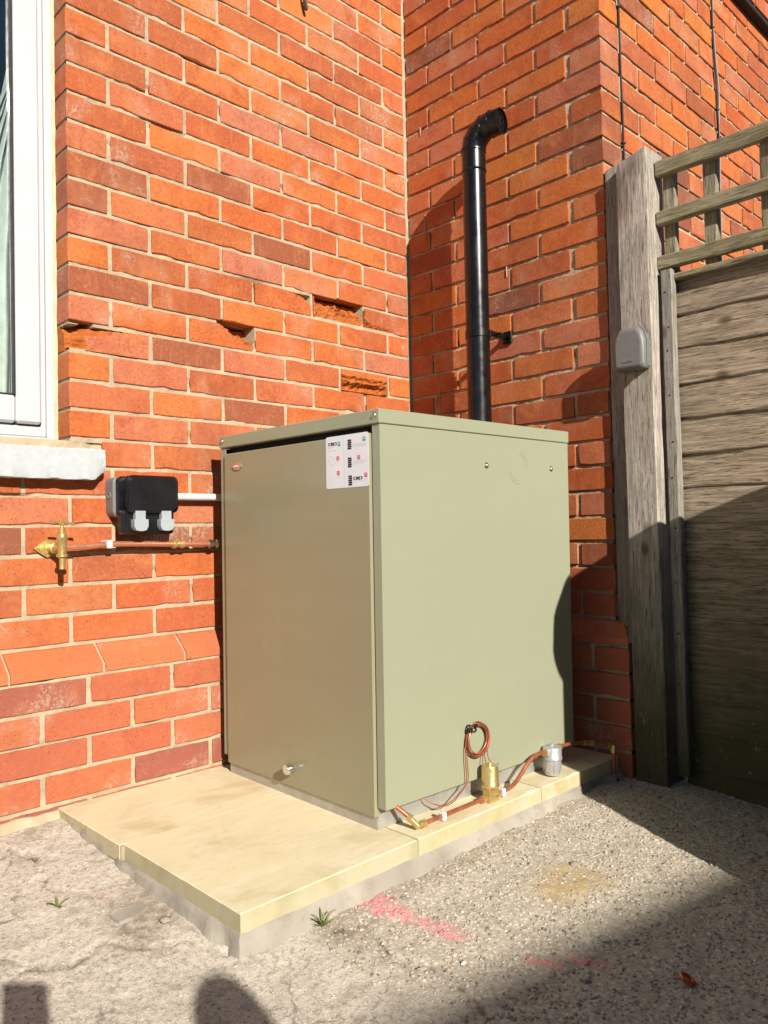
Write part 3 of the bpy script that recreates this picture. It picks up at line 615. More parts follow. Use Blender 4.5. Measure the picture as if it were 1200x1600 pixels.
for i in range(3):
    for j in range(2):
        x0, x1, y0, y1 = xs_[i]+(.0020 if i else (-.010 if j else 0)), xs_[i+1]-.0020, ys_[j]+(.0020 if j else 0), ys_[j+1]-.0020; cx, cy = (x0+x1)/2, (y0+y1)/2
        b = MB(); hx, hy = (x1-x0)/2, (y1-y0)/2; ring = []; N_ = 26
        for q in range(N_): ring.append((-hx+2*hx*q/N_, -hy, 0, 1))
        for q in range(N_): ring.append((hx, -hy+2*hy*q/N_, -1, 0))
        for q in range(N_): ring.append((hx-2*hx*q/N_, hy, 0, -1))
        for q in range(N_): ring.append((-hx, hy-2*hy*q/N_, 1, 0))
        free = lambda x, y: (j == 0 and abs(y+hy) < 1e-6) or (i == 0 and abs(x+hx) < 1e-6); vs = []
        for (x, y, ix, iy) in ring:
            w_ = (abs(mnoise.noise((x*30+i, y*30+j, 2)))*.0035+.006*sstep(.40, .62, mnoise.noise((x*14+i*3, y*14, 5)))) if free(x, y) else .0004
            sx_ = -1 if x > 0 else 1; sy_ = -1 if y > 0 else 1; kx = ix if ix else (sx_*.3 if abs(abs(x)-hx) < .01 else 0); ky = iy if iy else (sy_*.3 if abs(abs(y)-hy) < .01 else 0)
            e_ = .0012 if free(x, y) else 0
            if not e_: w_ = 0
            vs += [(x+kx*(w_+e_), y+ky*(w_+e_), 0), (x+kx*w_*.35, y+ky*w_*.35, -.0012-w_*.6), (x, y, -.036)]
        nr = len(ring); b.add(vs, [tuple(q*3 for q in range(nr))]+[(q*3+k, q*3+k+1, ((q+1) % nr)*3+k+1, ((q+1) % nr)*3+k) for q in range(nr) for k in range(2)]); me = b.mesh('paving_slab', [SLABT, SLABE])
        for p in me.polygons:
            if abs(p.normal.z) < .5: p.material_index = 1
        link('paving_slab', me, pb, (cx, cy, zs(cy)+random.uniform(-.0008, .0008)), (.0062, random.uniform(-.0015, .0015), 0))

JOINT = conc('joint_sand', (.40, .33, .21), (.30, .24, .15), 120)
mb = MB(); mb.box(-1.3225, -.036, -.3845, -.3795, zs(-.382)-.034, zs(-.382)-.0022); mb.build('slab_joint', JOINT, pb)
for x in xs_[1:3]:
    mb = MB(); mb.add([(x+dx, y, zs(y)+dz) for dx in (-.0025, .0025) for y in (-.8185, -.386) for dz in (-.034, -.0022)], [(0, 1, 3, 2), (4, 6, 7, 5), (0, 4, 5, 1), (2, 3, 7, 6), (0, 2, 6, 4), (1, 5, 7, 3)]); mb.build('slab_joint', JOINT, pb)

# ------------------------------------------------------------------ boiler
bo = thing('outdoor_boiler', 'sage green metal boiler cabinet standing on the paving slabs', 'boiler', (-.893, -.749, -.687), (.0062, 0, -.0188))
W_, D_ = .654, .720
mb = MB(); mb.box(.0, D_, .0, .0015, .05, .8915).box(.0, .0015, .0015, .0245, .05, .8915, 0); mb.box(.0005, D_-.001, .0006, .024, .0485, .050); mb.build('side_panel', GREEN, bo)
mb = MB(); mb.box(.0, D_, W_-.0015, W_, .045, .8915).box(.0, .0015, W_-.0255, W_-.0015, .045, .8915); mb.build('side_panel', GREEN, bo)
mb = MB(); mb.box(-.006, .016, .0285, .6275, .027, .874, .0022); dr = mb.build('door', GREEN_D, bo, 30)
mb = MB(); mb.box(-.004, D_+.002, -.0035, W_+.0035, .8925, .925, .0018); mb.build('lid', GREEN, bo, 30)
mb = MB(); mb.box(.017, D_-.004, .0035, W_-.0035, .052, .890); mb.build('blackout_box', BLACKIN, bo)  # black box added inside to block light and keep panel gaps dark
mb = MB(); mb.box(D_-.003, D_, .002, W_-.002, .05, .890); mb.build('back_panel', GREEN, bo)
mb = MB(); mb.box(.0004, .0024, .029, .625, 0, .0262); mb.box(.0026, .70, .029, .031, 0, .056); mb.box(.0026, .70, .62, .622, 0, .056); mb.box(.70, .702, .029, .622, 0, .056); mb.box(.0026, .06, .0275, .029, .0, .0465); mb.box(.01, .69, .033, .61, .004, .05)
mb.prism([(.135, .006), (.175, .006), (.215, .045), (.20, .045)], (0, .0285, 0), (1, 0, 0), (0, 0, 1), (0, -.0025, 0)); mb.prism([(.40, .004), (.45, .004), (.49, .046), (.44, .046)], (0, .0285, 0), (1, 0, 0), (0, 0, 1), (0, -.0025, 0))
mb.build('base_frame', ZINC, bo)
def screw(o, ax, r=.0055, par=bo):
    b = MB(); b.lathe([(r, 0), (r, .0012), (r*.75, .0032), (r*.3, .0044), (0, .0046)], o, ax, 14); b.lathe([(r*1.6, -.0004), (r*1.6, .0006), (r, .0008)], o, ax, 14); return b.build('screw', STEEL, par, True)
for x, z in ((.363, .815), (.639, .817)): screw((x, 0, z), (0, -1, 0), .005)
for y in (.012, .641): screw((-.004, y, .911), (-1, 0, 0), .0055)
mb = MB()
for r_, a0, a1 in ((.042, -50, 75), (.042, 190, 290), (.034, -20, 80), (.034, 200, 280)):
    mb.tube([(.492+r_*cos(radians(a0+(a1-a0)*k/20)), -.0001, .815+r_*sin(radians(a0+(a1-a0)*k/20))) for k in range(21)], .0007, 6)
mb.build('pressed_ring', GREEN, bo, True)
mb = MB(); mb.prism([(.021*cos(2*pi*k/32), .0105*sin(2*pi*k/32)) for k in range(32)], (-.0062, .561, .836), (0, -1, 0), (0, 0, 1), (-.0022, 0, 0)); mb.prism([(-.0225, -.003), (.0225, -.003), (.0225, .003), (-.0225, .003)], (-.0064, .561, .836), (0, -1, 0), (0, 0, 1), (-.0026, 0, 0))
bd = mb.build('badge', BADGE, bo, 30)
text_part('GRANT', 'badge_lettering', .0075, STW, bd, (-.0092, .561, .836), (pi/2, 0, -pi/2))
mb = MB(); mb.lathe([(.006, 0), (.006, .008), (.0125, .009), (.013, .012), (.013, .024), (.0118, .026), (.0, .026)], (-.006, .323, .076), (-1, 0, 0), 24); mb.box(-.0335, -.0318, .3215, .3245, .067, .085); mb.build('knob', CHROME, bo, 35)
# instruction sticker on the door
st = MB(); st.prism([(a, b) for a, b in rrect(.150, .121, .006)], (-.0061, .1045, .8165), (0, -1, 0), (0, 0, 1), (-.0005, 0, 0)); sk = st.build('sticker', STW, bo)
def on_st(b, u, v, w, h, d=.0003): b.box(-.0066-d, -.0066, .1045+.075-u-w, .1045+.075-u, .8165+.0605-v-h, .8165+.0605-v)
kb, rb, gb, lb = MB(), MB(), MB(), MB()
def stackicon(u, v):
    kb = MB()
    for i in range(5):
        for j in range(3): on_st(kb, u+j*.0043+(.0008 if i % 2 else 0), v+i*.0047, .0040, .0039)
    kb.build('brick_stack_print', STK, sk)
def boxic(b, u, v, s=.0095):
    on_st(b, u, v, s, .0016); on_st(b, u, v+s-.0016, s, .0016); on_st(b, u, v+.0017, .0016, s-.0034); on_st(b, u+s-.0016, v+.0017, .0016, s-.0034)
def strip(u, v):
    kb = MB(); on_st(kb, u, v, .030, .0012); on_st(kb, u, v+.0056, .030, .0012); [on_st(kb, u+k, v+.0014, w, .0040) for k, w in ((0, .003), (.009, .006), (.0165, .0045), (.027, .003))]; kb.build('terminal_print', STK, sk)
stackicon(.079, .012); stackicon(.079, .053); stackicon(.080, .094); strip(.010, .014); strip(.098, .098)
for u, v in ((.046, .016), (.133, .012)):
    gb = MB(); boxic(gb, u-.002, v-.002)
    for k in range(3): on_st(gb, u+.0008*k, v+.003+.0008*k, .0014, .0014, .0005)
    for k in range(4): on_st(gb, u+.0024+.0009*k, v+.0046-.0010*k, .0014, .0014, .0006)
    gb.build('green_tick_print', STG, sk)
for u, v in ((.039, .047), (.112, .050), (.040, .081), (.135, .091)):
    rb = MB(); boxic(rb, u, v)
    for k in range(4): on_st(rb, u+.0028+k*.001, v+.0028+k*.001, .0011, .0011, .0005); on_st(rb, u+.0058-k*.001, v+.0028+k*.001, .0011, .0011, .0006)
    rb.build('red_cross_print', STR, sk)
on_st(lb, .066, .002, .0007, .117); 
def ln(u0, v0, u1, v1):
    lb.tube([(-.0067, .1795-u0, .877-v0), (-.0067, .1795-u1, .877-v1)], .00028, 4)
for q in ((.093, .024, .143, .026), (.093, .028, .14, .029), (.141, .02, .141, .031), (.093, .064, .143, .062), (.093, .069, .14, .066), (.142, .055, .143, .066), (.098, .108, .145, .107), (.145, .10, .145, .112), (.010, .026, .035, .023), (.010, .026, .012, .033), (.012, .033, .04, .033), (.008, .052, .016, .044), (.008, .052, .022, .066), (.022, .066, .036, .060), (.016, .044, .032, .052), (.036, .063, .05, .06), (.012, .10, .02, .09), (.02, .09, .028, .10), (.028, .10, .018, .112), (.018, .112, .012, .10), (.036, .096, .05, .095)): ln(*q)
lb.build('line_print', STL, sk)

# ------------------------------------------------------------------ flue
FX, FY, FR = -.108, -.405, .0378
fl = thing('flue_pipe', 'tall black flue pipe with an angled elbow rising behind the boiler', 'flue', (FX, FY, 0))
mb = MB(); mb.lathe([(FR, -.1), (FR, 1.13)], (0, 0, 0), (0, 0, 1), 40); mb.build('pipe', BLACK, fl, 40)
mb = MB(); mb.lathe([(FR+.0004, 1.118), (FR+.0028, 1.121), (FR+.0028, 1.126), (FR+.001, 1.128), (FR+.0012, 1.182), (FR+.003, 1.184), (FR+.003, 1.189), (FR-.0005, 1.192)], (0, 0, 0), (0, 0, 1), 40); mb.build('collar', BLACK, fl, 40)
mb = MB(); mb.lathe([(FR+.0004, .582), (FR+.003, .583), (FR+.003, .606), (FR+.0004, .607)], (0, 0, 0), (0, 0, 1), 40)
mb.box(.02, .104, -.040, -.033, .586, .604, .001); mb.box(.012, .030, -.042, -.028, .585, .604, .001); mb.box(.100, .107, -.058, -.022, .574, .614, .002); mb.lathe([(.0045, 0), (.0045, .030)], (.045, -.028, .595), (0, -1, 0), 8); mb.lathe([(.006, 0), (.006, .008)], (.100, -.050, .595), (-1, 0, 0), 6)
mb.build('wall_bracket', BLACK, fl, 35)
mb = MB(); path = [Vector((0, 0, 1.188))]; a = 0; seg = [.004, .027, .027, .027, .027, .034]; angs = [0, 11, 34, 57, 80, 92]; RR = []; pts = [Vector((0, 0, 1.186))]
dv = Vector((.16, -1, 0)).normalized()
for L_, an in zip(seg, angs): pts.append(pts[-1]+(dv*sin(radians(an))+Vector((0, 0, 1))*cos(radians(an)))*L_)
mb.tube(pts, [FR+.001]*2+[(FR+.001)*1.03]*4+[FR+.001], 40, False)
for p_, q_ in zip(pts[1:-1], pts[2:]):
    t = (q_-p_).normalized(); mb.lathe([(FR+.0004, -.0022), (FR+.0038, -.0008), (FR+.0038, .0008), (FR+.0004, .0022)], p_, t, 40)
t = (pts[-1]-pts[-2]).normalized(); end = pts[-1]
mb.lathe([(FR+.0006, -.006), (FR+.0026, -.004), (FR+.0026, .001), (FR-.002, .001), (FR-.002, -.03), (.0, -.03)], end, t, 40); el = mb.build('elbow', BLACK, fl, 40)
mb = MB(); e1 = t.cross(Vector((0, 0, 1))).normalized(); e2 = e1.cross(t).normalized()
for k in range(-3, 4):
    c = k*.0105; h = sqrt(max(0, (FR-.002)**2-c*c)); mb.tube([end-t*.004+e1*c-e2*h, end-t*.004+e1*c+e2*h], .0016, 6)
mb.build('grille', BLACK, el, True)

# ------------------------------------------------------------------ outside socket and conduit
so = thing('outdoor_socket', 'black weatherproof double socket on a grey back box with two grey catches', 'socket', (-1.088, 0, .075))
def rbox(b, w, h, r, y0, y1, cx=0, cz=0, ins=.004):
    n = 5; A_ = rrect(w, h, r, n); B_ = rrect(w-2*ins, h-2*ins, max(r-ins*.5, .002), n); m = len(A_)
    vs = [(cx+x, y0, cz+z) for x, z in A_]+[(cx+x, y1+ins, cz+z) for x, z in A_]+[(cx+x, y1, cz+z) for x, z in B_]
    fs = [tuple(range(m)), tuple(range(2*m, 3*m))]+[(k*m+i, k*m+(i+1) % m, (k+1)*m+(i+1) % m, (k+1)*m+i) for k in range(2) for i in range(m)]; b.add(vs, fs)
mb = MB(); rbox(mb, .166, .104, .016, .0, -.046, 0, -.002); mb.lathe([(.0095, 0), (.0095, .002), (.006, .0022), (.006, .0008), (0, .0008)], (-.083, -.022, .002), (-1, 0, 0), 20); mb.build('back_box', GREYP, so, 30)
mb = MB(); rbox(mb, .160, .108, .014, -.046, -.060, .003, -.003, .003); rbox(mb, .150, .066, .012, -.046, -.072, .002, -.068, .006); mb.build('body', BLACKP, so, 30)
mb = MB(); rbox(mb, .146, .098, .016, -.060, -.092, .009, .004, .008); mb.tube(smoothpath([(-.060, -.080, .050), (-.066, -.088, .02), (-.065, -.088, -.02), (-.060, -.078, -.046)]), .0016, 6); mb.build('cover', BLACKP, so, 30)
for cx in (-.030, .044):
    mb = MB(); mb.prism([(-.014, -.035), (.014, -.035), (.014, -.064), (-.014, -.064)], (cx, -.075, 0), (1, 0, 0), (0, 0, 1), (0, -.014, 0)); mb.prism([(-.0195, -.062), (.0195, -.062), (.0195, -.080), (.014, -.090), (.005, -.0925), (-.005, -.0925), (-.014, -.090), (-.0195, -.080)], (cx, -.0735, 0), (1, 0, 0), (0, 0, 1), (0, -.020, 0)); mb.prism([(-.0145, -.033), (.0145, -.033), (.012, -.029), (-.012, -.029)], (cx, -.076, 0), (1, 0, 0), (0, 0, 1), (0, -.012, 0)); mb.build('catch', LGREYP, so, 30)
cd = thing('conduit', 'short white plastic conduit running from the socket behind the boiler', 'conduit', (-1.005, -.026, .077))
mb = MB(); mb.lathe([(.0100, 0), (.0100, .30)], (0, 0, 0), (1, 0, 0), 20); mb.build('tube', WHITEP, cd, 40)
mb = MB(); mb.lathe([(.0125, -.002), (.0125, .010), (.0100, .011)], (0, 0, 0), (1, 0, 0), 20); mb.build('socket_gland', WHITEP, cd, 40)

# ------------------------------------------------------------------ tap and its copper feed
tp = thing('garden_tap', 'brass outside tap with a T handle on the brick wall', 'tap', (-1.316, -.074, -.052))
mb = MB(); mb.lathe([(0.0071, -.055), (0.0071, -.030), (0.0082, -.029), (0.0082, -.026), (0.0139, -.025), (0.0139, -.020), (0.0105, -.018), (0.0109, .006), (0.0122, .014), (0.0134, .016), (0.0134, .022), (0.0118, .024), (0.0113, .030), (0.0088, .033), (0.0088, .039), (0.0071, .041), (0.0071, .045), (0.0042, .047), (0.0029, .060)], (0, 0, 0), (0, 0, 1), 24); mb.tube([(0, 0, -.002), (0, .035, -.002)], .0105, 16); mb.build('tap_body', BRASS, tp, 35)
mb = MB(); mb.tube([(-.031, -.004, .0625), (-.012, -.001, .0595), (.012, .001, .0575), (.033, .004, .054)], [.0026, .0030, .0030, .0036], 10); mb.lathe([(.006, .051), (.006, .060), (.003, .062)], (0, 0, 0), (0, 0, 1), 6); mb.build('handle', BRASS, tp, 40)
mb = MB(); mb.lathe([(.0105, .025), (.0105, .038), (.0135, .039), (.0135, .050), (.0110, .052), (.0110, .066)], (0, 0, -.004), (0, 1, 0), 20); mb.prism([(-.040, 0), (-.006, .023), (.020, .012), (.020, -.014), (-.006, -.023)], (-.004, .067, -.004), (1, 0, 0), (0, 0, 1), (0, .0045, 0)); mb.lathe([(.0045, 0), (.0035, .003), (0, .0035)], (-.031, .067, -.004), (0, -1, 0), 10); mb.build('wall_plate', BRASS, tp, 35)
cp = thing('copper_pipe', 'horizontal copper water pipe clipped along the bricks from tap to boiler', 'pipe', (-1.305, -.032, -.054))
mb = MB(); mb.tube(smoothpath([(0, -.004, -.001), (.06, -.002, .0), (.13, 0, .004), (.20, .0, .0035), (.34, 0, -.001), (.44, 0, -.003), (.56, 0, -.003)]), .0075, 14); mb.build('pipe', COPPER, cp, True)
mb = MB(); mb.box(.118, .134, -.011, .031, -.007, .015, .003); mb.build('clip', WHITEP, cp, 30)
mb = MB(); mb.lathe([(.0085, 0), (.0115, .001), (.0115, .010), (.0098, .012), (.0098, .026), (.0115, .028), (.0115, .037), (.0085, .038)], (.306, 0, -.0005), (1, 0, 0), 14); mb.lathe([(.013, .006), (.013, .010)], (.306, 0, -.0005), (1, 0, 0), 6); mb.lathe([(.013, .030), (.013, .034)], (.306, 0, -.0005), (1, 0, 0), 6); mb.build('coupling', BRASS, cp, 35)
mb = MB(); mb.lathe([(.008, 0), (.013, .002), (.013, .014), (.0095, .016), (.0095, .026), (.013, .028), (.013, .044), (.008, .046)], (.420, 0, -.003), (1, 0, 0), 6); mb.build('end_fitting', STEEL, cp, 35)

# ------------------------------------------------------------------ oil line along the slab edge
ol = thing('oil_supply_line', 'copper oil line with gold fire valve and silver filter along the slab edge', 'pipe', (-.835, -.787, -.676))
mb = MB()
mb.tube(smoothpath([(-.045, .085, .060), (-.024, .040, .038), (-.002, .0035, .006)]), .0052, 10); mb.tube([(.012, 0, -.001), (.232, 0, .001)], .0052, 10)
mb.tube(smoothpath([(.282, .002, .001), (.330, .003, .0), (.362, .004, .008), (.395, .006, .026), (.425, .006, .046), (.455, .004, .057), (.49, .004, .059)]), .0052, 10)
mb.tube(smoothpath([(.555, .004, .058), (.60, .004, .055), (.640, .002, .051), (.672, -.004, .047)]), .0050, 10); mb.tube(smoothpath([(.695, -.012, .043), (.725, -.030, .036), (.745, -.041, .030)]), .0050, 10); mb.tube([(.752, -.045, .022), (.753, -.046, -.062)], .0052, 10)
mb.build('pipe', COPPER_D, ol, True)
mb = MB(); mb.tube([(-.007, .012, .012), (0, 0, -.001), (.022, 0, -.001)], .0068, 10); mb.lathe([(.0095, 0), (.0095, .011)], (-.011, .019, .019), (.45, -.75, -.55), 6); mb.lathe([(.0098, 0), (.0098, .012)], (.012, 0, -.001), (1, 0, 0), 6); mb.build('elbow_fitting', BRASS, ol, 35)
mb = MB(); mb.lathe([(.0215, .024), (.0225, .026), (.0225, .030), (.0215, .032), (.0205, .070), (.0190, .075), (.0, .076)], (.257, 0, 0), (0, 0, 1), 28); mb.lathe([(.0045, .076), (.0045, .082), (0, .083)], (.257, 0, 0), (0, 0, 1), 10); mb.build('fire_valve', BRASS_V, ol, 35)
mb = MB(); mb.box(.240, .276, -.012, .012, -.011, .024, .002); mb.lathe([(.0095, 0), (.0095, .010), (.0075, .012), (.0075, .018)], (.224, 0, .0), (1, 0, 0), 6); mb.lathe([(.0075, 0), (.0075, .004), (.0095, .006), (.0095, .014)], (.274, .001, .0), (1, 0, 0), 6); mb.lathe([(.004, 0), (.004, .007)], (.266, -.012, .006), (0, -1, 0), 8); mb.build('valve_body', BRASS, ol, 35)
for x, zc in ((.083, 0), (.302, .001)):
    mb = MB(); mb.box(x-.006, x+.006, -.0085, .0085, -.010, zc+.0085, .002); mb.box(x-.001, x+.001, -.001, .001, zc+.0085, zc+.015); mb.build('pipe_clip', WHITEP, ol, 30)
mb = MB(); mb.lathe([(.019, -.005), (.0205, -.003), (.0235, .030), (.0235, .034), (.0265, .036), (.0265, .041), (.0255, .043), (.0255, .062), (.0240, .067), (.010, .068), (.006, .071), (.006, .075), (0, .076)], (.522, .002, -.002), (0, 0, 1), 28)
for k in range(8): an = 2*pi*k/8; mb.box(.522+.0228*cos(an)-.0012, .522+.0228*cos(an)+.0012, .002+.0228*sin(an)-.0012, .002+.0228*sin(an)+.0012, .002, .032)
mb.box(.492, .552, -.009, .012, .046, .064, .003); mb.build('oil_filter', ALU, ol, 35)
mb = MB(); mb.lathe([(.0095, 0), (.0095, .012), (.0065, .013)], (.484, .003, .055), (1, 0, 0), 6); mb.build('brass_fitting', BRASS, ol, 35)
mb = MB(); mb.lathe([(.0095, 0), (.0095, .012)], (.549, .003, .057), (1, 0, 0), 6); mb.build('brass_fitting', BRASS, ol, 35)
mb = MB(); mb.lathe([(.0080, 0), (.0080, .009)], (.668, -.003, .047), (.9, -.35, -.15), 6); mb.build('brass_fitting', BRASS, ol, 35)
mb = MB(); mb.lathe([(.0065, 0), (.0065, .02)], (.677, -.006, .0455), (.9, -.35, -.15), 10); mb.build('brass_fitting', BRASS, ol, 35)
mb = MB(); mb.lathe([(.0085, 0), (.0085, .010)], (.690, -.011, .043), (.9, -.4, -.2), 6); mb.build('brass_fitting', BRASS, ol, 35)
mb = MB(); mb.lathe([(.0085, 0), (.0085, .011)], (.736, -.036, .032), (.8, -.5, -.3), 6); mb.build('brass_fitting', BRASS, ol, 35)
mb = MB(); mb.lathe([(.0085, .006), (.0085, -.016)], (.752, -.045, .026), (0, 0, 1), 6); mb.build('brass_fitting', BRASS, ol, 35)
mb = MB(); mb.lathe([(.0125, -.10), (.0125, -.062), (.010, -.060), (.006, -.060)], (.753, -.046, 0), (0, 0, 1), 16); mb.build('rubber_sleeve', GASKET, ol, 40)
# capillary coil (on the boiler side, part of the fire valve line)
mb = MB(); M4 = Matrix.Translation((-.893, -.749, -.687)) @ Euler((.0062, 0, -.0188)).to_matrix().to_4x4(); off = Vector((.835, .787, .676)); cpt = lambda x, y, z: (M4 @ Vector((x, y, z)))+off
pts = []; rr = random.Random(9)
for k in range(7*28+1):
    a = 2*pi*k/28; lp = int(k/28); jr = .0385+.0035*sin(lp*2.1+a*.17); pts.append(cpt(.297+.0025*sin(lp*1.7)+jr*cos(a+1.9), -.006-.0016*lp-.0012*sin(a+lp), .147+.003*cos(lp*2.3)+jr*.95*sin(a+1.9)))
mb.tube(pts, .0013, 6)
for w in (0, .006):
    mb.tube(smoothpath([cpt(.258+w, -.008, .155), cpt(.253+w, -.008, .12), cpt(.255+w, -.009, .085), cpt(.256+w, -.008, .06), cpt(.247+w*.6, -.010, .047), cpt(.225, -.012-w*.4, .036), cpt(.195, -.013-w, .024), cpt(.165, -.010-w, .022), cpt(.14, .004, .032), cpt(.125, .02, .05)]), .0013, 6)
mb.tube(smoothpath([cpt(.318, -.010, .112), cpt(.312, -.012, .09), cpt(.312, -.016, .062), cpt(.318, -.020, .05)]), .0012, 6); mb.tube(smoothpath([cpt(.330, -.012, .118), cpt(.331, -.014, .098), cpt(.338, -.026, .08), cpt(.337, -.042, .088)]), .0012, 6)
mb.build('capillary_coil', COPPER_D, ol, True)
mb = MB(); c = cpt(.274, -.011, .178); mb.tube([c+Vector((0.012*cos(k/12*2*pi), .010*sin(k/12*2*pi), 0.006*sin(k/12*2*pi))) for k in range(12)], .0022, 6, closed=True); mb.box(c.x-.018, c.x-.008, c.y-.012, c.y-.004, c.z-.004, c.z+.006, .001); mb.box(c.x+.002, c.x+.009, c.y-.014, c.y-.006, c.z+.004, c.z+.012, .001); mb.build('cable_tie', GASKET, ol, 30)

# ------------------------------------------------------------------ fence with trellis
fe = thing('garden_fence', 'weathered timber fence panel and post with mossy trellis on top', 'fence')
def plank(name, mat, x0, x1, y0, y1, z0, z1, ax, seg=10, wob=.003, top=None, par=fe, rot=(0, 0, 0)):
    cx, cy, cz = (x0+x1)/2, (y0+y1)/2, (z0+z1)/2; b = MB(); vs = []; h = [(x1-x0)/2, (y1-y0)/2, (z1-z0)/2]; o1, o2 = [a for a in range(3) if a != ax]; ch = min(.003, h[o1]*.3, h[o2]*.3); sd_ = random.uniform(0, 90)
    ring = [(-1, -1, 1, 0), (-1, -1, 0, 1), (1, -1, 0, 1), (1, -1, -1, 0), (1, 1, -1, 0), (1, 1, 0, -1), (-1, 1, 0, -1), (-1, 1, 1, 0)]
    ring = [(-h[o1]+ch, -h[o2]), (h[o1]-ch, -h[o2]), (h[o1], -h[o2]+ch), (h[o1], h[o2]-ch), (h[o1]-ch, h[o2]), (-h[o1]+ch, h[o2]), (-h[o1], h[o2]-ch), (-h[o1], -h[o2]+ch)]
    for i in range(seg+1):
        t = -h[ax]+2*h[ax]*i/seg
        for k, (p, q) in enumerate(ring):
            v = [0, 0, 0]; tt = t
            if top and i == seg: tt = t+top*(q/h[o2])
            v[ax] = tt; v[o1] = p+wob*mnoise.noise((t*7, k//2*2.0, sd_)); v[o2] = q+wob*mnoise.noise((t*7, k//2*3.0, sd_+5)); vs.append(v)
    b.add(vs, [(i*8+k, i*8+(k+1) % 8, (i+1)*8+(k+1) % 8, (i+1)*8+k) for i in range(seg) for k in range(8)]+[tuple(range(8))[::-1], tuple(seg*8+k for k in range(8))])
    return b.build(name, mat, par, 30, (cx, cy, cz), rot)
plank('post', W_POST, -.030, .070, -.9595, -.866, -.85, 1.02, 2, 24, .003, -.012, fe, (-.006, 0, 0))
plank('batten', W_BATT, -.004, .026, -.860, -.8125, -.318, 1.02, 2, 16, .0025, -.004, fe, (-.002, 0, 0))
plank('edge_batten', W_BATT, .008, .036, -1.004, -.972, -.72, .683, 2, 16, .002, None, fe, (-.006, 0, 0))
plank('post', W_POST, -.03, .07, -2.06, -1.965, -.85, 1.02, 2, 10, .003)
nb = 15
for k in range(nb):                                            # lapped boards, lower edge proud of the one below
    z1 = .668-.0975*k; L0, L1 = -1.96, -.985; seg = 26; vs = []; sd_ = k*3.7; cx, cy, cz = .048, (L0+L1)/2, z1-.055
    for i in range(seg+1):
        y = L0+(L1-L0)*i/seg-cy; wv = .006*mnoise.noise((y*3, sd_, 1))+.003*mnoise.noise((y*11, sd_, 2)); dz = .0015*mnoise.noise((y*5, sd_, 4))
        vs += [(.010, y, .056+dz), (.003, y, .056+dz), (-.0040+wv*.5, y, -.050+wv), (-.0020+wv*.5, y, -.054+wv), (.004, y, -.054+wv)]
    b = MB(); b.add(vs, [(i*5+q, i*5+(q+1) % 5, (i+1)*5+(q+1) % 5, (i+1)*5+q) for i in range(seg) for q in range(5)]+[(0, 1, 2, 3, 4), tuple(seg*5+q for q in range(5))]); b.build('board', W_BOARD, fe, 25, (cx, cy, cz), (0, random.uniform(-.01, .01), 0))
for z0, z1 in ((.955, 1.000), (.817, .856), (.690, .729)): plank('trellis_rail', W_TREL, .016, .040, -1.96, -.958, z0, z1, 1, 24, .0022)
plank('top_rail', W_TREL, .024, .07, -1.96, -.985, .655, .672, 1, 20, .002)
for y in (-1.003, -1.118, -1.268, -1.42, -1.57, -1.72, -1.87): plank('trellis_upright', W_TREV, .041, .062, y, y+.036, .672, .985, 2, 8, .002)
for z, dy in ((.62, .004), (.52, -.003), (.455, .002), (.33, .001), (.20, -.004), (.10, .002), (-.04, -.002), (-.19, .003), (-.33, 0), (-.47, .002)):
    b = MB(); b.lathe([(.0030, 0), (.0030, .0016), (.0012, .0020), (0, .0020)], (.009, -.988+dy+.006*(z-.0), z), (-1, 0, 0), 8); b.build('nail_head', RUST, fe)
for k in range(10):
    b = MB(); b.lathe([(.0028, 0), (.0028, .0015), (0, .0018)], (.050, -1.205+.004*sin(k*2.3), .62-.0975*k-.03), (-1, 0, 0), 8); b.build('nail_head', RUST, fe)
nl_ = MB(); nl_.lathe([(.0012, 0), (.0012, .030), (.0035, .0305), (.0035, .032), (0, .033)], (.03, -1.003, -.672), (-.5, -.85, .05), 8); nl_.build('bent_nail', STEEL, fe, True)
# key safe on the post
ks = thing('key_safe', 'rounded grey weatherproof key safe screwed to the fence post', 'key safe', (-.031, -.910, .460))
prof = [(-.040, -.058), (.040, -.058), (.046, -.050), (.047, .020), (.040, .046), (.028, .060), (-.028, .060), (-.040, .046), (-.047, .020), (-.046, -.050)]
def ksb(b, sc, x0, x1, x2, sc2):
    P1 = [(a*sc, c*sc) for a, c in prof]; P2 = [(a*sc2, c*sc2) for a, c in prof]; m = len(prof)
    vs = [(x0, a, c) for a, c in P1]+[(x1, a, c) for a, c in P1]+[(x2, a, c) for a, c in P2]; b.add(vs, [tuple(range(m)), tuple(range(2*m, 3*m))]+[(k*m+i, k*m+(i+1) % m, (k+1)*m+(i+1) % m, (k+1)*m+i) for k in range(2) for i in range(m)])
mb = MB(); ksb(mb, .93, 0, -.026, -.028, .90); kb1 = mb.build('housing', KEYG, ks, 25)
mb = MB(); ksb(mb, 1.0, -.022, -.040, -.050, .86); kcov = mb.build('cover', KEYG, ks, 25)
mb = MB(); mb.tube([(-.030, -.047, -.046), (-.030, -.049, .020), (-.030, -.042, .046), (-.030, -.030, .0605)], .0018, 6); mb.build('cover_rim', GREYP, ks, True)
for o_ in (kb1, kcov):
    md = o_.modifiers.new('bev', 'BEVEL'); md.width = .005; md.segments = 3; md.limit_method = 'ANGLE'; md.angle_limit = radians(35)
text_part('MASTER', 'raised_lettering', .0085, KEYG, kcov, (-.0502, .002, -.036), (pi/2, 0, -pi/2), .0006)

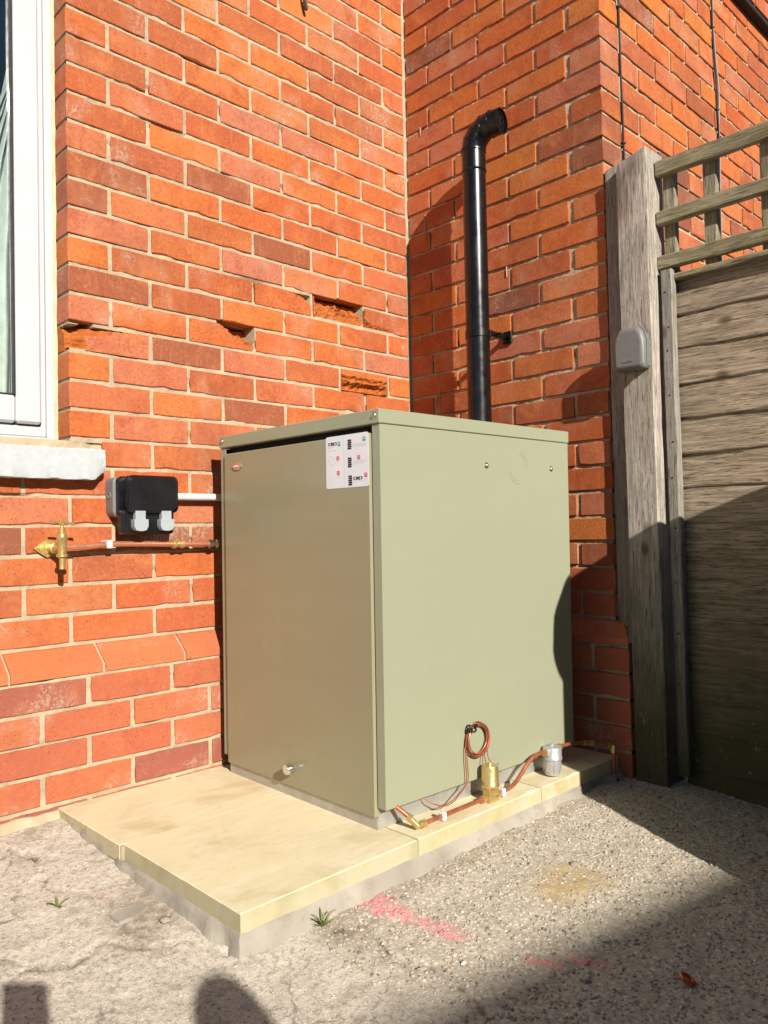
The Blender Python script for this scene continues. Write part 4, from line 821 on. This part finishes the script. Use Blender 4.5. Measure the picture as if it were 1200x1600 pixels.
# ------------------------------------------------------------------ cables on the far wall
def cable(label, x0, pts, mat, clips):
    t = thing('wall_cable', label, 'cable', (x0, -LB, 0)); b = MB(); b.tube(smoothpath([(p[0]-x0, -.006, p[1]) for p in pts], 5), .0033, 8); b.build('cable', mat, t, True)
    for x, z in clips:
        b = MB(); b.box(x-x0-.006, x-x0+.006, -.011, .002, z-.004, z+.004, .0015); b.lathe([(.0022, 0), (.0022, .006)], (x-x0+.007, -.002, z), (0, -1, 0), 6); b.build('cable_clip', CABLE, t)
cable('straight black cable near the corner of the far brick wall', .108, [(.104, 2.3), (.104, 1.58), (.106, 1.35), (.111, 1.12), (.113, .3)], CABLE, [(.104, 1.56), (.112, 1.14)])
cable('slack dark cable hanging on the brick wall above the trellis', .81, [(.80, 2.3), (.798, 1.87), (.806, 1.75), (.828, 1.62), (.834, 1.55), (.824, 1.45), (.826, 1.35), (.815, 1.12), (.815, .4)], CABLEG, [(.798, 1.80), (.818, 1.50), (.826, 1.40), (.816, 1.15)])
cable('thin black cable looped beside the slack one above the trellis', .80, [(.797, 2.3), (.795, 1.86), (.800, 1.72), (.812, 1.60), (.816, 1.50), (.82, 1.40), (.809, 1.12), (.808, .4)], CABLE, [])

# ------------------------------------------------------------------ small things on wall and ground
sp_ = MB(); sp_.tube(smoothpath([(.0, .004, .075), (.002, -.012, .05), (.008, -.016, .02), (.017, -.012, -.008)]), [.004]*6+[.006]*6+[.0065]*6+[.003], 8)  # dark tapered shape standing in for a small shadow on the wall
tag(sp_.build('shadow_mark', SHADOWM, None, True, (-.492, -.004, 1.690)), 'dark tapered shape standing in for a shadow on the bricks at the top edge', 'shadow mark')
def on_ground(x, y): return (x, y, gh(x, y))
def weed(name, label, x, y, n, ln_, seed):
    t = thing(name, label, 'weed', on_ground(x, y)); rr = random.Random(seed)
    for k in range(n):
        a = 2*pi*k/n+rr.uniform(-.4, .4); l = ln_*rr.uniform(.6, 1.1); w = l*(rr.uniform(.06, .11) if n < 10 else rr.uniform(.025, .05)); up_ = rr.uniform(.3, 1.0) if n < 10 else rr.uniform(.5, 1.9); b = MB(); vs = []
        for i in range(6):
            s = i/5; d = l*s*(1-.15*up_); z = l*up_*(s-.45*s*s)+.002; ww = w*sin(pi*min(1, s*.95+.08))+.0003; c_, s_ = cos(a), sin(a); vs += [(d*c_-ww*s_, d*s_+ww*c_, z+ww*.4), (d*c_, d*s_, z-.0005), (d*c_+ww*s_, d*s_-ww*c_, z+ww*.4)]
        b.add(vs, [(i*3+q, i*3+q+1, (i+1)*3+q+1, (i+1)*3+q) for i in range(5) for q in range(2)]); b.build('leaf', LEAF, t, True)
weed('small_weed', 'tiny green weed growing in the open concrete on the left', -1.487, -.461, 6, .030, 2)
weed('grass_weed', 'green grassy tuft at the foot of the slab corner', -1.150, -.842, 24, .032, 4)
rg = MB(); rg.tube([(.0105*cos(2*pi*k/24), .0105*sin(2*pi*k/24), .002*sin(2*pi*k/24)) for k in range(24)], .0034, 8, closed=True)
p = on_ground(-.805, -1.377); tag(rg.build('copper_ring', RINGM, None, True, (p[0], p[1], p[2]+.0055), (.25, .2, 0)), 'small reddish copper ring lying on the shaded ground', 'ring')
def flat_bit(name, label, cat, x, y, pts, th, mat, rz=0):
    b = MB(); b.prism(pts, (0, 0, 0), (1, 0, 0), (0, 1, 0), (0, 0, th)); p = on_ground(x, y); return tag(b.build(name, mat, None, False, (p[0], p[1], p[2]+.002), (.05, -.04, rz)), label, cat)
flat_bit('concrete_flake', 'flat pale flake of concrete beside the slab edge', 'flake', -1.402, -.565, [(-.035, -.012), (-.012, -.026), (.030, -.030), (.038, -.010), (.010, .010), (-.022, .016)], .007, CONC, .5)
flat_bit('fallen_leaf', 'small dry tan leaf on the shaded ground by the fence post', 'leaf', -.01, -.915, [(-.012, -.004), (0, -.008), (.014, -.002), (.006, .007), (-.006, .006)], .002, FLAKE, .3)
flat_bit('wood_chip', 'pale sliver of wood on the ground below the fence', 'wood chip', .055, -1.075, [(-.012, -.002), (.012, -.0025), (.012, .002), (-.012, .0025)], .003, FLAKE, 1.1)
rr = random.Random(31)
for k, (x, y, s, lb_) in enumerate(((-.60, -1.03, .012, 'rounded tan pebble on the sandy patch of the yard'), (-.80, -1.22, .011, 'grey pebble at the edge of the big shadow'), (-1.315, -.70, .009, 'small pale stone lodged against the left slab edge'), (-1.36, -.64, .011, 'chunky pale stone near the flat concrete flake'))):
    b = MB(); ve = [Vector(v)*rr.uniform(.8, 1.15) for v in ico_v]; b.add([(v.x*s*1.2, v.y*s, v.z*s*.55) for v in ve], ico_f); p = on_ground(x, y); o_ = tag(b.build('pebble', CONC, None, 60, (p[0], p[1], p[2]+s*.25), (0, 0, k)), lb_, 'pebble', 'loose pebbles on the yard')

# ------------------------------------------------------------------ added things outside the view that cast shadows into it
wbn = thing('shadow_drum', 'unseen dark green drum on a stand, added beside the fence to cast a shadow', 'shadow drum', (-.305, -1.83, zg(-.293, -1.83)-.115))  # unseen drum added and shaped to throw the shadow beside the fence
TW = 1.30
mb = MB(); mb.lathe([(.262, .302), (.265, .50), (.268, 1.12), (.262, 1.165)], (0, 0, 0), (0, 0, 1), 40); mb.build('shadow_drum_barrel', DRUM, wbn, 35)
mb = MB(); mb.lathe([(.302, 1.075), (.308, 1.090), (.303, 1.160), (.262, 1.235), (.18, 1.285), (.06, 1.302), (0, 1.303)], (0, 0, 0), (0, 0, 1), 40); mb.build('lid', DRUM, wbn, 35)
mb = MB(); mb.lathe([(.272, -.06), (.266, .28), (.262, .30), (0, .30)], (0, 0, 0), (0, 0, 1), 40); mb.build('shadow_drum_stand', DRUM, wbn, 35)
mb = MB(); mb.lathe([(.012, 0), (.012, .05), (.009, .051), (.009, .07)], (.22, -.12, .42), (.8, -.5, 0), 12); mb.build('shadow_drum_tap', BLACKP, wbn, 35)
ga = thing('shadow_building', 'flat roofed rendered building added behind the viewer to cast the soft yard shadow', 'building', (-2.55, -7.56, -1.085), (0, 0, -.15))  # unseen block added; roof edge placed for the soft foreground shadow
mb = MB(); mb.box(-5.5, 7.5, -5.6, -.15, -.3, 3.52); mb.build('wall', RENDER, ga)
mb = MB(); mb.box(-5.7, 7.7, -5.8, 0, 3.54, 3.72, .02); mb.build('roof', ROOFM, ga)
for x, z0, z1 in ((-4.5, .9, 2.3), (-1.5, .9, 2.3), (4.5, .9, 2.3)):
    mb = MB(); mb.box(x, x+1.3, -.148, -.10, z0, z1); f_ = mb.build('window', UPVC, ga); h_ = MB(); h_.box(x+.08, x+.61, -.099, -.09, z0+.08, z1-.08); h_.build('pane', BLACKP, f_); h_ = MB(); h_.box(x+.69, x+1.22, -.099, -.09, z0+.08, z1-.08); h_.build('pane', BLACKP, f_)
mb = MB(); mb.box(1.6, 2.5, -.148, -.10, 0, 2.1); d_ = mb.build('door', DOORP, ga); h_ = MB(); h_.box(1.68, 1.72, -.099, -.05, .95, 1.1, .006); h_.build('handle', CHROME, d_)

# ------------------------------------------------------------------ the photographer (crouched behind the lens; only the shadow shows)
pe = thing('person', 'person crouching behind the camera in a dark jacket holding up a phone', 'person', (-2.06, -2.90, zg(-2.0, -2.6)))
O = Vector(pe.location)
def skinned(name, joints, bones, mat, par, sub=2):
    names = list(joints); me = bpy.data.meshes.new(name); me.from_pydata([Vector(joints[k][0])-O for k in names], [(names.index(a), names.index(b)) for a, b in bones], []); me.materials.append(mat)
    o = link(name, me, par); m1 = o.modifiers.new('skin', 'SKIN')
    for i, k in enumerate(names):
        r_ = joints[k][1]; me.skin_vertices[0].data[i].radius = r_ if isinstance(r_, tuple) else (r_, r_); me.skin_vertices[0].data[i].use_root = (i == 0)
    m1.use_smooth_shade = True; m2 = o.modifiers.new('sub', 'SUBSURF'); m2.levels = sub; m2.render_levels = sub; return o
gz = O.z
J = {'pelvis': ((-2.08, -3.00, gz+.47), .15), 'waist': ((-2.07, -2.95, gz+.62), .13), 'chest': ((-2.05, -2.86, gz+.82), .14), 'neck': ((-2.03, -2.77, gz+.965), .055), 'head0': ((-2.035, -2.745, gz+1.015), .055), 'head': ((-2.035, -2.725, gz+1.085), (.056, .068)), 'crown': ((-2.035, -2.73, gz+1.12), (.045, .055)),
 'shl': ((-2.20, -2.83, gz+.88), .062), 'ell': ((-2.27, -2.56, gz+.70), .044), 'wrl': ((-2.17, -2.22, gz+.735), .029), 'shr': ((-1.89, -2.81, gz+.87), .062), 'elr': ((-1.90, -2.53, gz+.68), .044), 'wrr': ((-2.02, -2.22, gz+.70), .029),
 'hipl': ((-2.18, -2.99, gz+.44), .11), 'knl': ((-2.22, -2.62, gz+.46), .068), 'anl': ((-2.20, -2.60, gz+.08), .045), 'tol': ((-2.20, -2.44, gz+.04), .040), 'hipr': ((-1.97, -2.99, gz+.44), .11), 'knr': ((-1.90, -2.86, gz+.07), .066), 'anr': ((-1.92, -3.26, gz+.07), .045), 'tor': ((-1.92, -3.40, gz+.04), .036)}
skinned('body', J, [('pelvis', 'waist'), ('waist', 'chest'), ('chest', 'neck'), ('neck', 'head0'), ('head0', 'head'), ('head', 'crown'), ('chest', 'shl'), ('shl', 'ell'), ('ell', 'wrl'), ('chest', 'shr'), ('shr', 'elr'), ('elr', 'wrr'), ('pelvis', 'hipl'), ('hipl', 'knl'), ('knl', 'anl'), ('anl', 'tol'), ('pelvis', 'hipr'), ('hipr', 'knr'), ('knr', 'anr'), ('anr', 'tor')], JACKET, pe)
hb = MB(); hc = Vector((-2.035, -2.735, gz+1.075))-O; vs = []; fs = []
for i in range(9):
    for j in range(20):
        th = pi*.62*i/8; ph = 2*pi*j/20; rr_ = 1+.04*mnoise.noise((i, j, 1)); vs.append(hc+Vector((.056*sin(th)*cos(ph), .075*sin(th)*sin(ph)-.010, .090*cos(th)))*rr_)
for i in range(8):
    for j in range(20): fs.append((i*20+j, i*20+(j+1) % 20, (i+1)*20+(j+1) % 20, (i+1)*20+j))
hb.add(vs, fs); hb.build('hair', HAIR, pe, True)
for nme, base, sg in (('hand', (-2.17, -2.22, gz+.735), -1), ('hand', (-2.02, -2.22, gz+.70), 1)):
    b0 = Vector(base); tgt = CAMP-fw*.035-u2*(.085 if sg < 0 else .095)+r2*(.040*sg); JJ = {'w': (b0, .030), 'p': (b0.lerp(tgt, .6), (.040, .020))}; bn = [('w', 'p')]
    for k in range(4):
        a_ = b0.lerp(tgt, .6)+u2*(.012*(k-1.5)); f1 = tgt+u2*(.014*(k-1.5)); f2 = f1-r2*(.022*sg)-fw*.004
        JJ['a%d' % k] = (f1, .0095); JJ['b%d' % k] = (f2, .0085); bn += [('p', 'a%d' % k), ('a%d' % k, 'b%d' % k)]
    JJ['t1'] = (tgt-fw*.02+u2*.020, .011); JJ['t2'] = (tgt-fw*.022+u2*.036-r2*(.012*sg), .009); bn += [('p', 't1'), ('t1', 't2')]
    skinned(nme, JJ, bn, SKIN, pe, 1)
ph = thing('phone', 'dark phone held up in both hands to take the picture', 'phone', tuple(CAMP-fw*.018-u2*.055+r2*.018)); ph.rotation_euler = R.to_euler()
mb = MB(); mb.box(-.037, .037, -.077, .077, -.004, .004, .003); mb.build('case', BLACKP, ph, 30)
mb = MB(); mb.box(-.034, .034, -.073, .073, -.0046, -.0041); mb.build('screen', GASKET, ph)
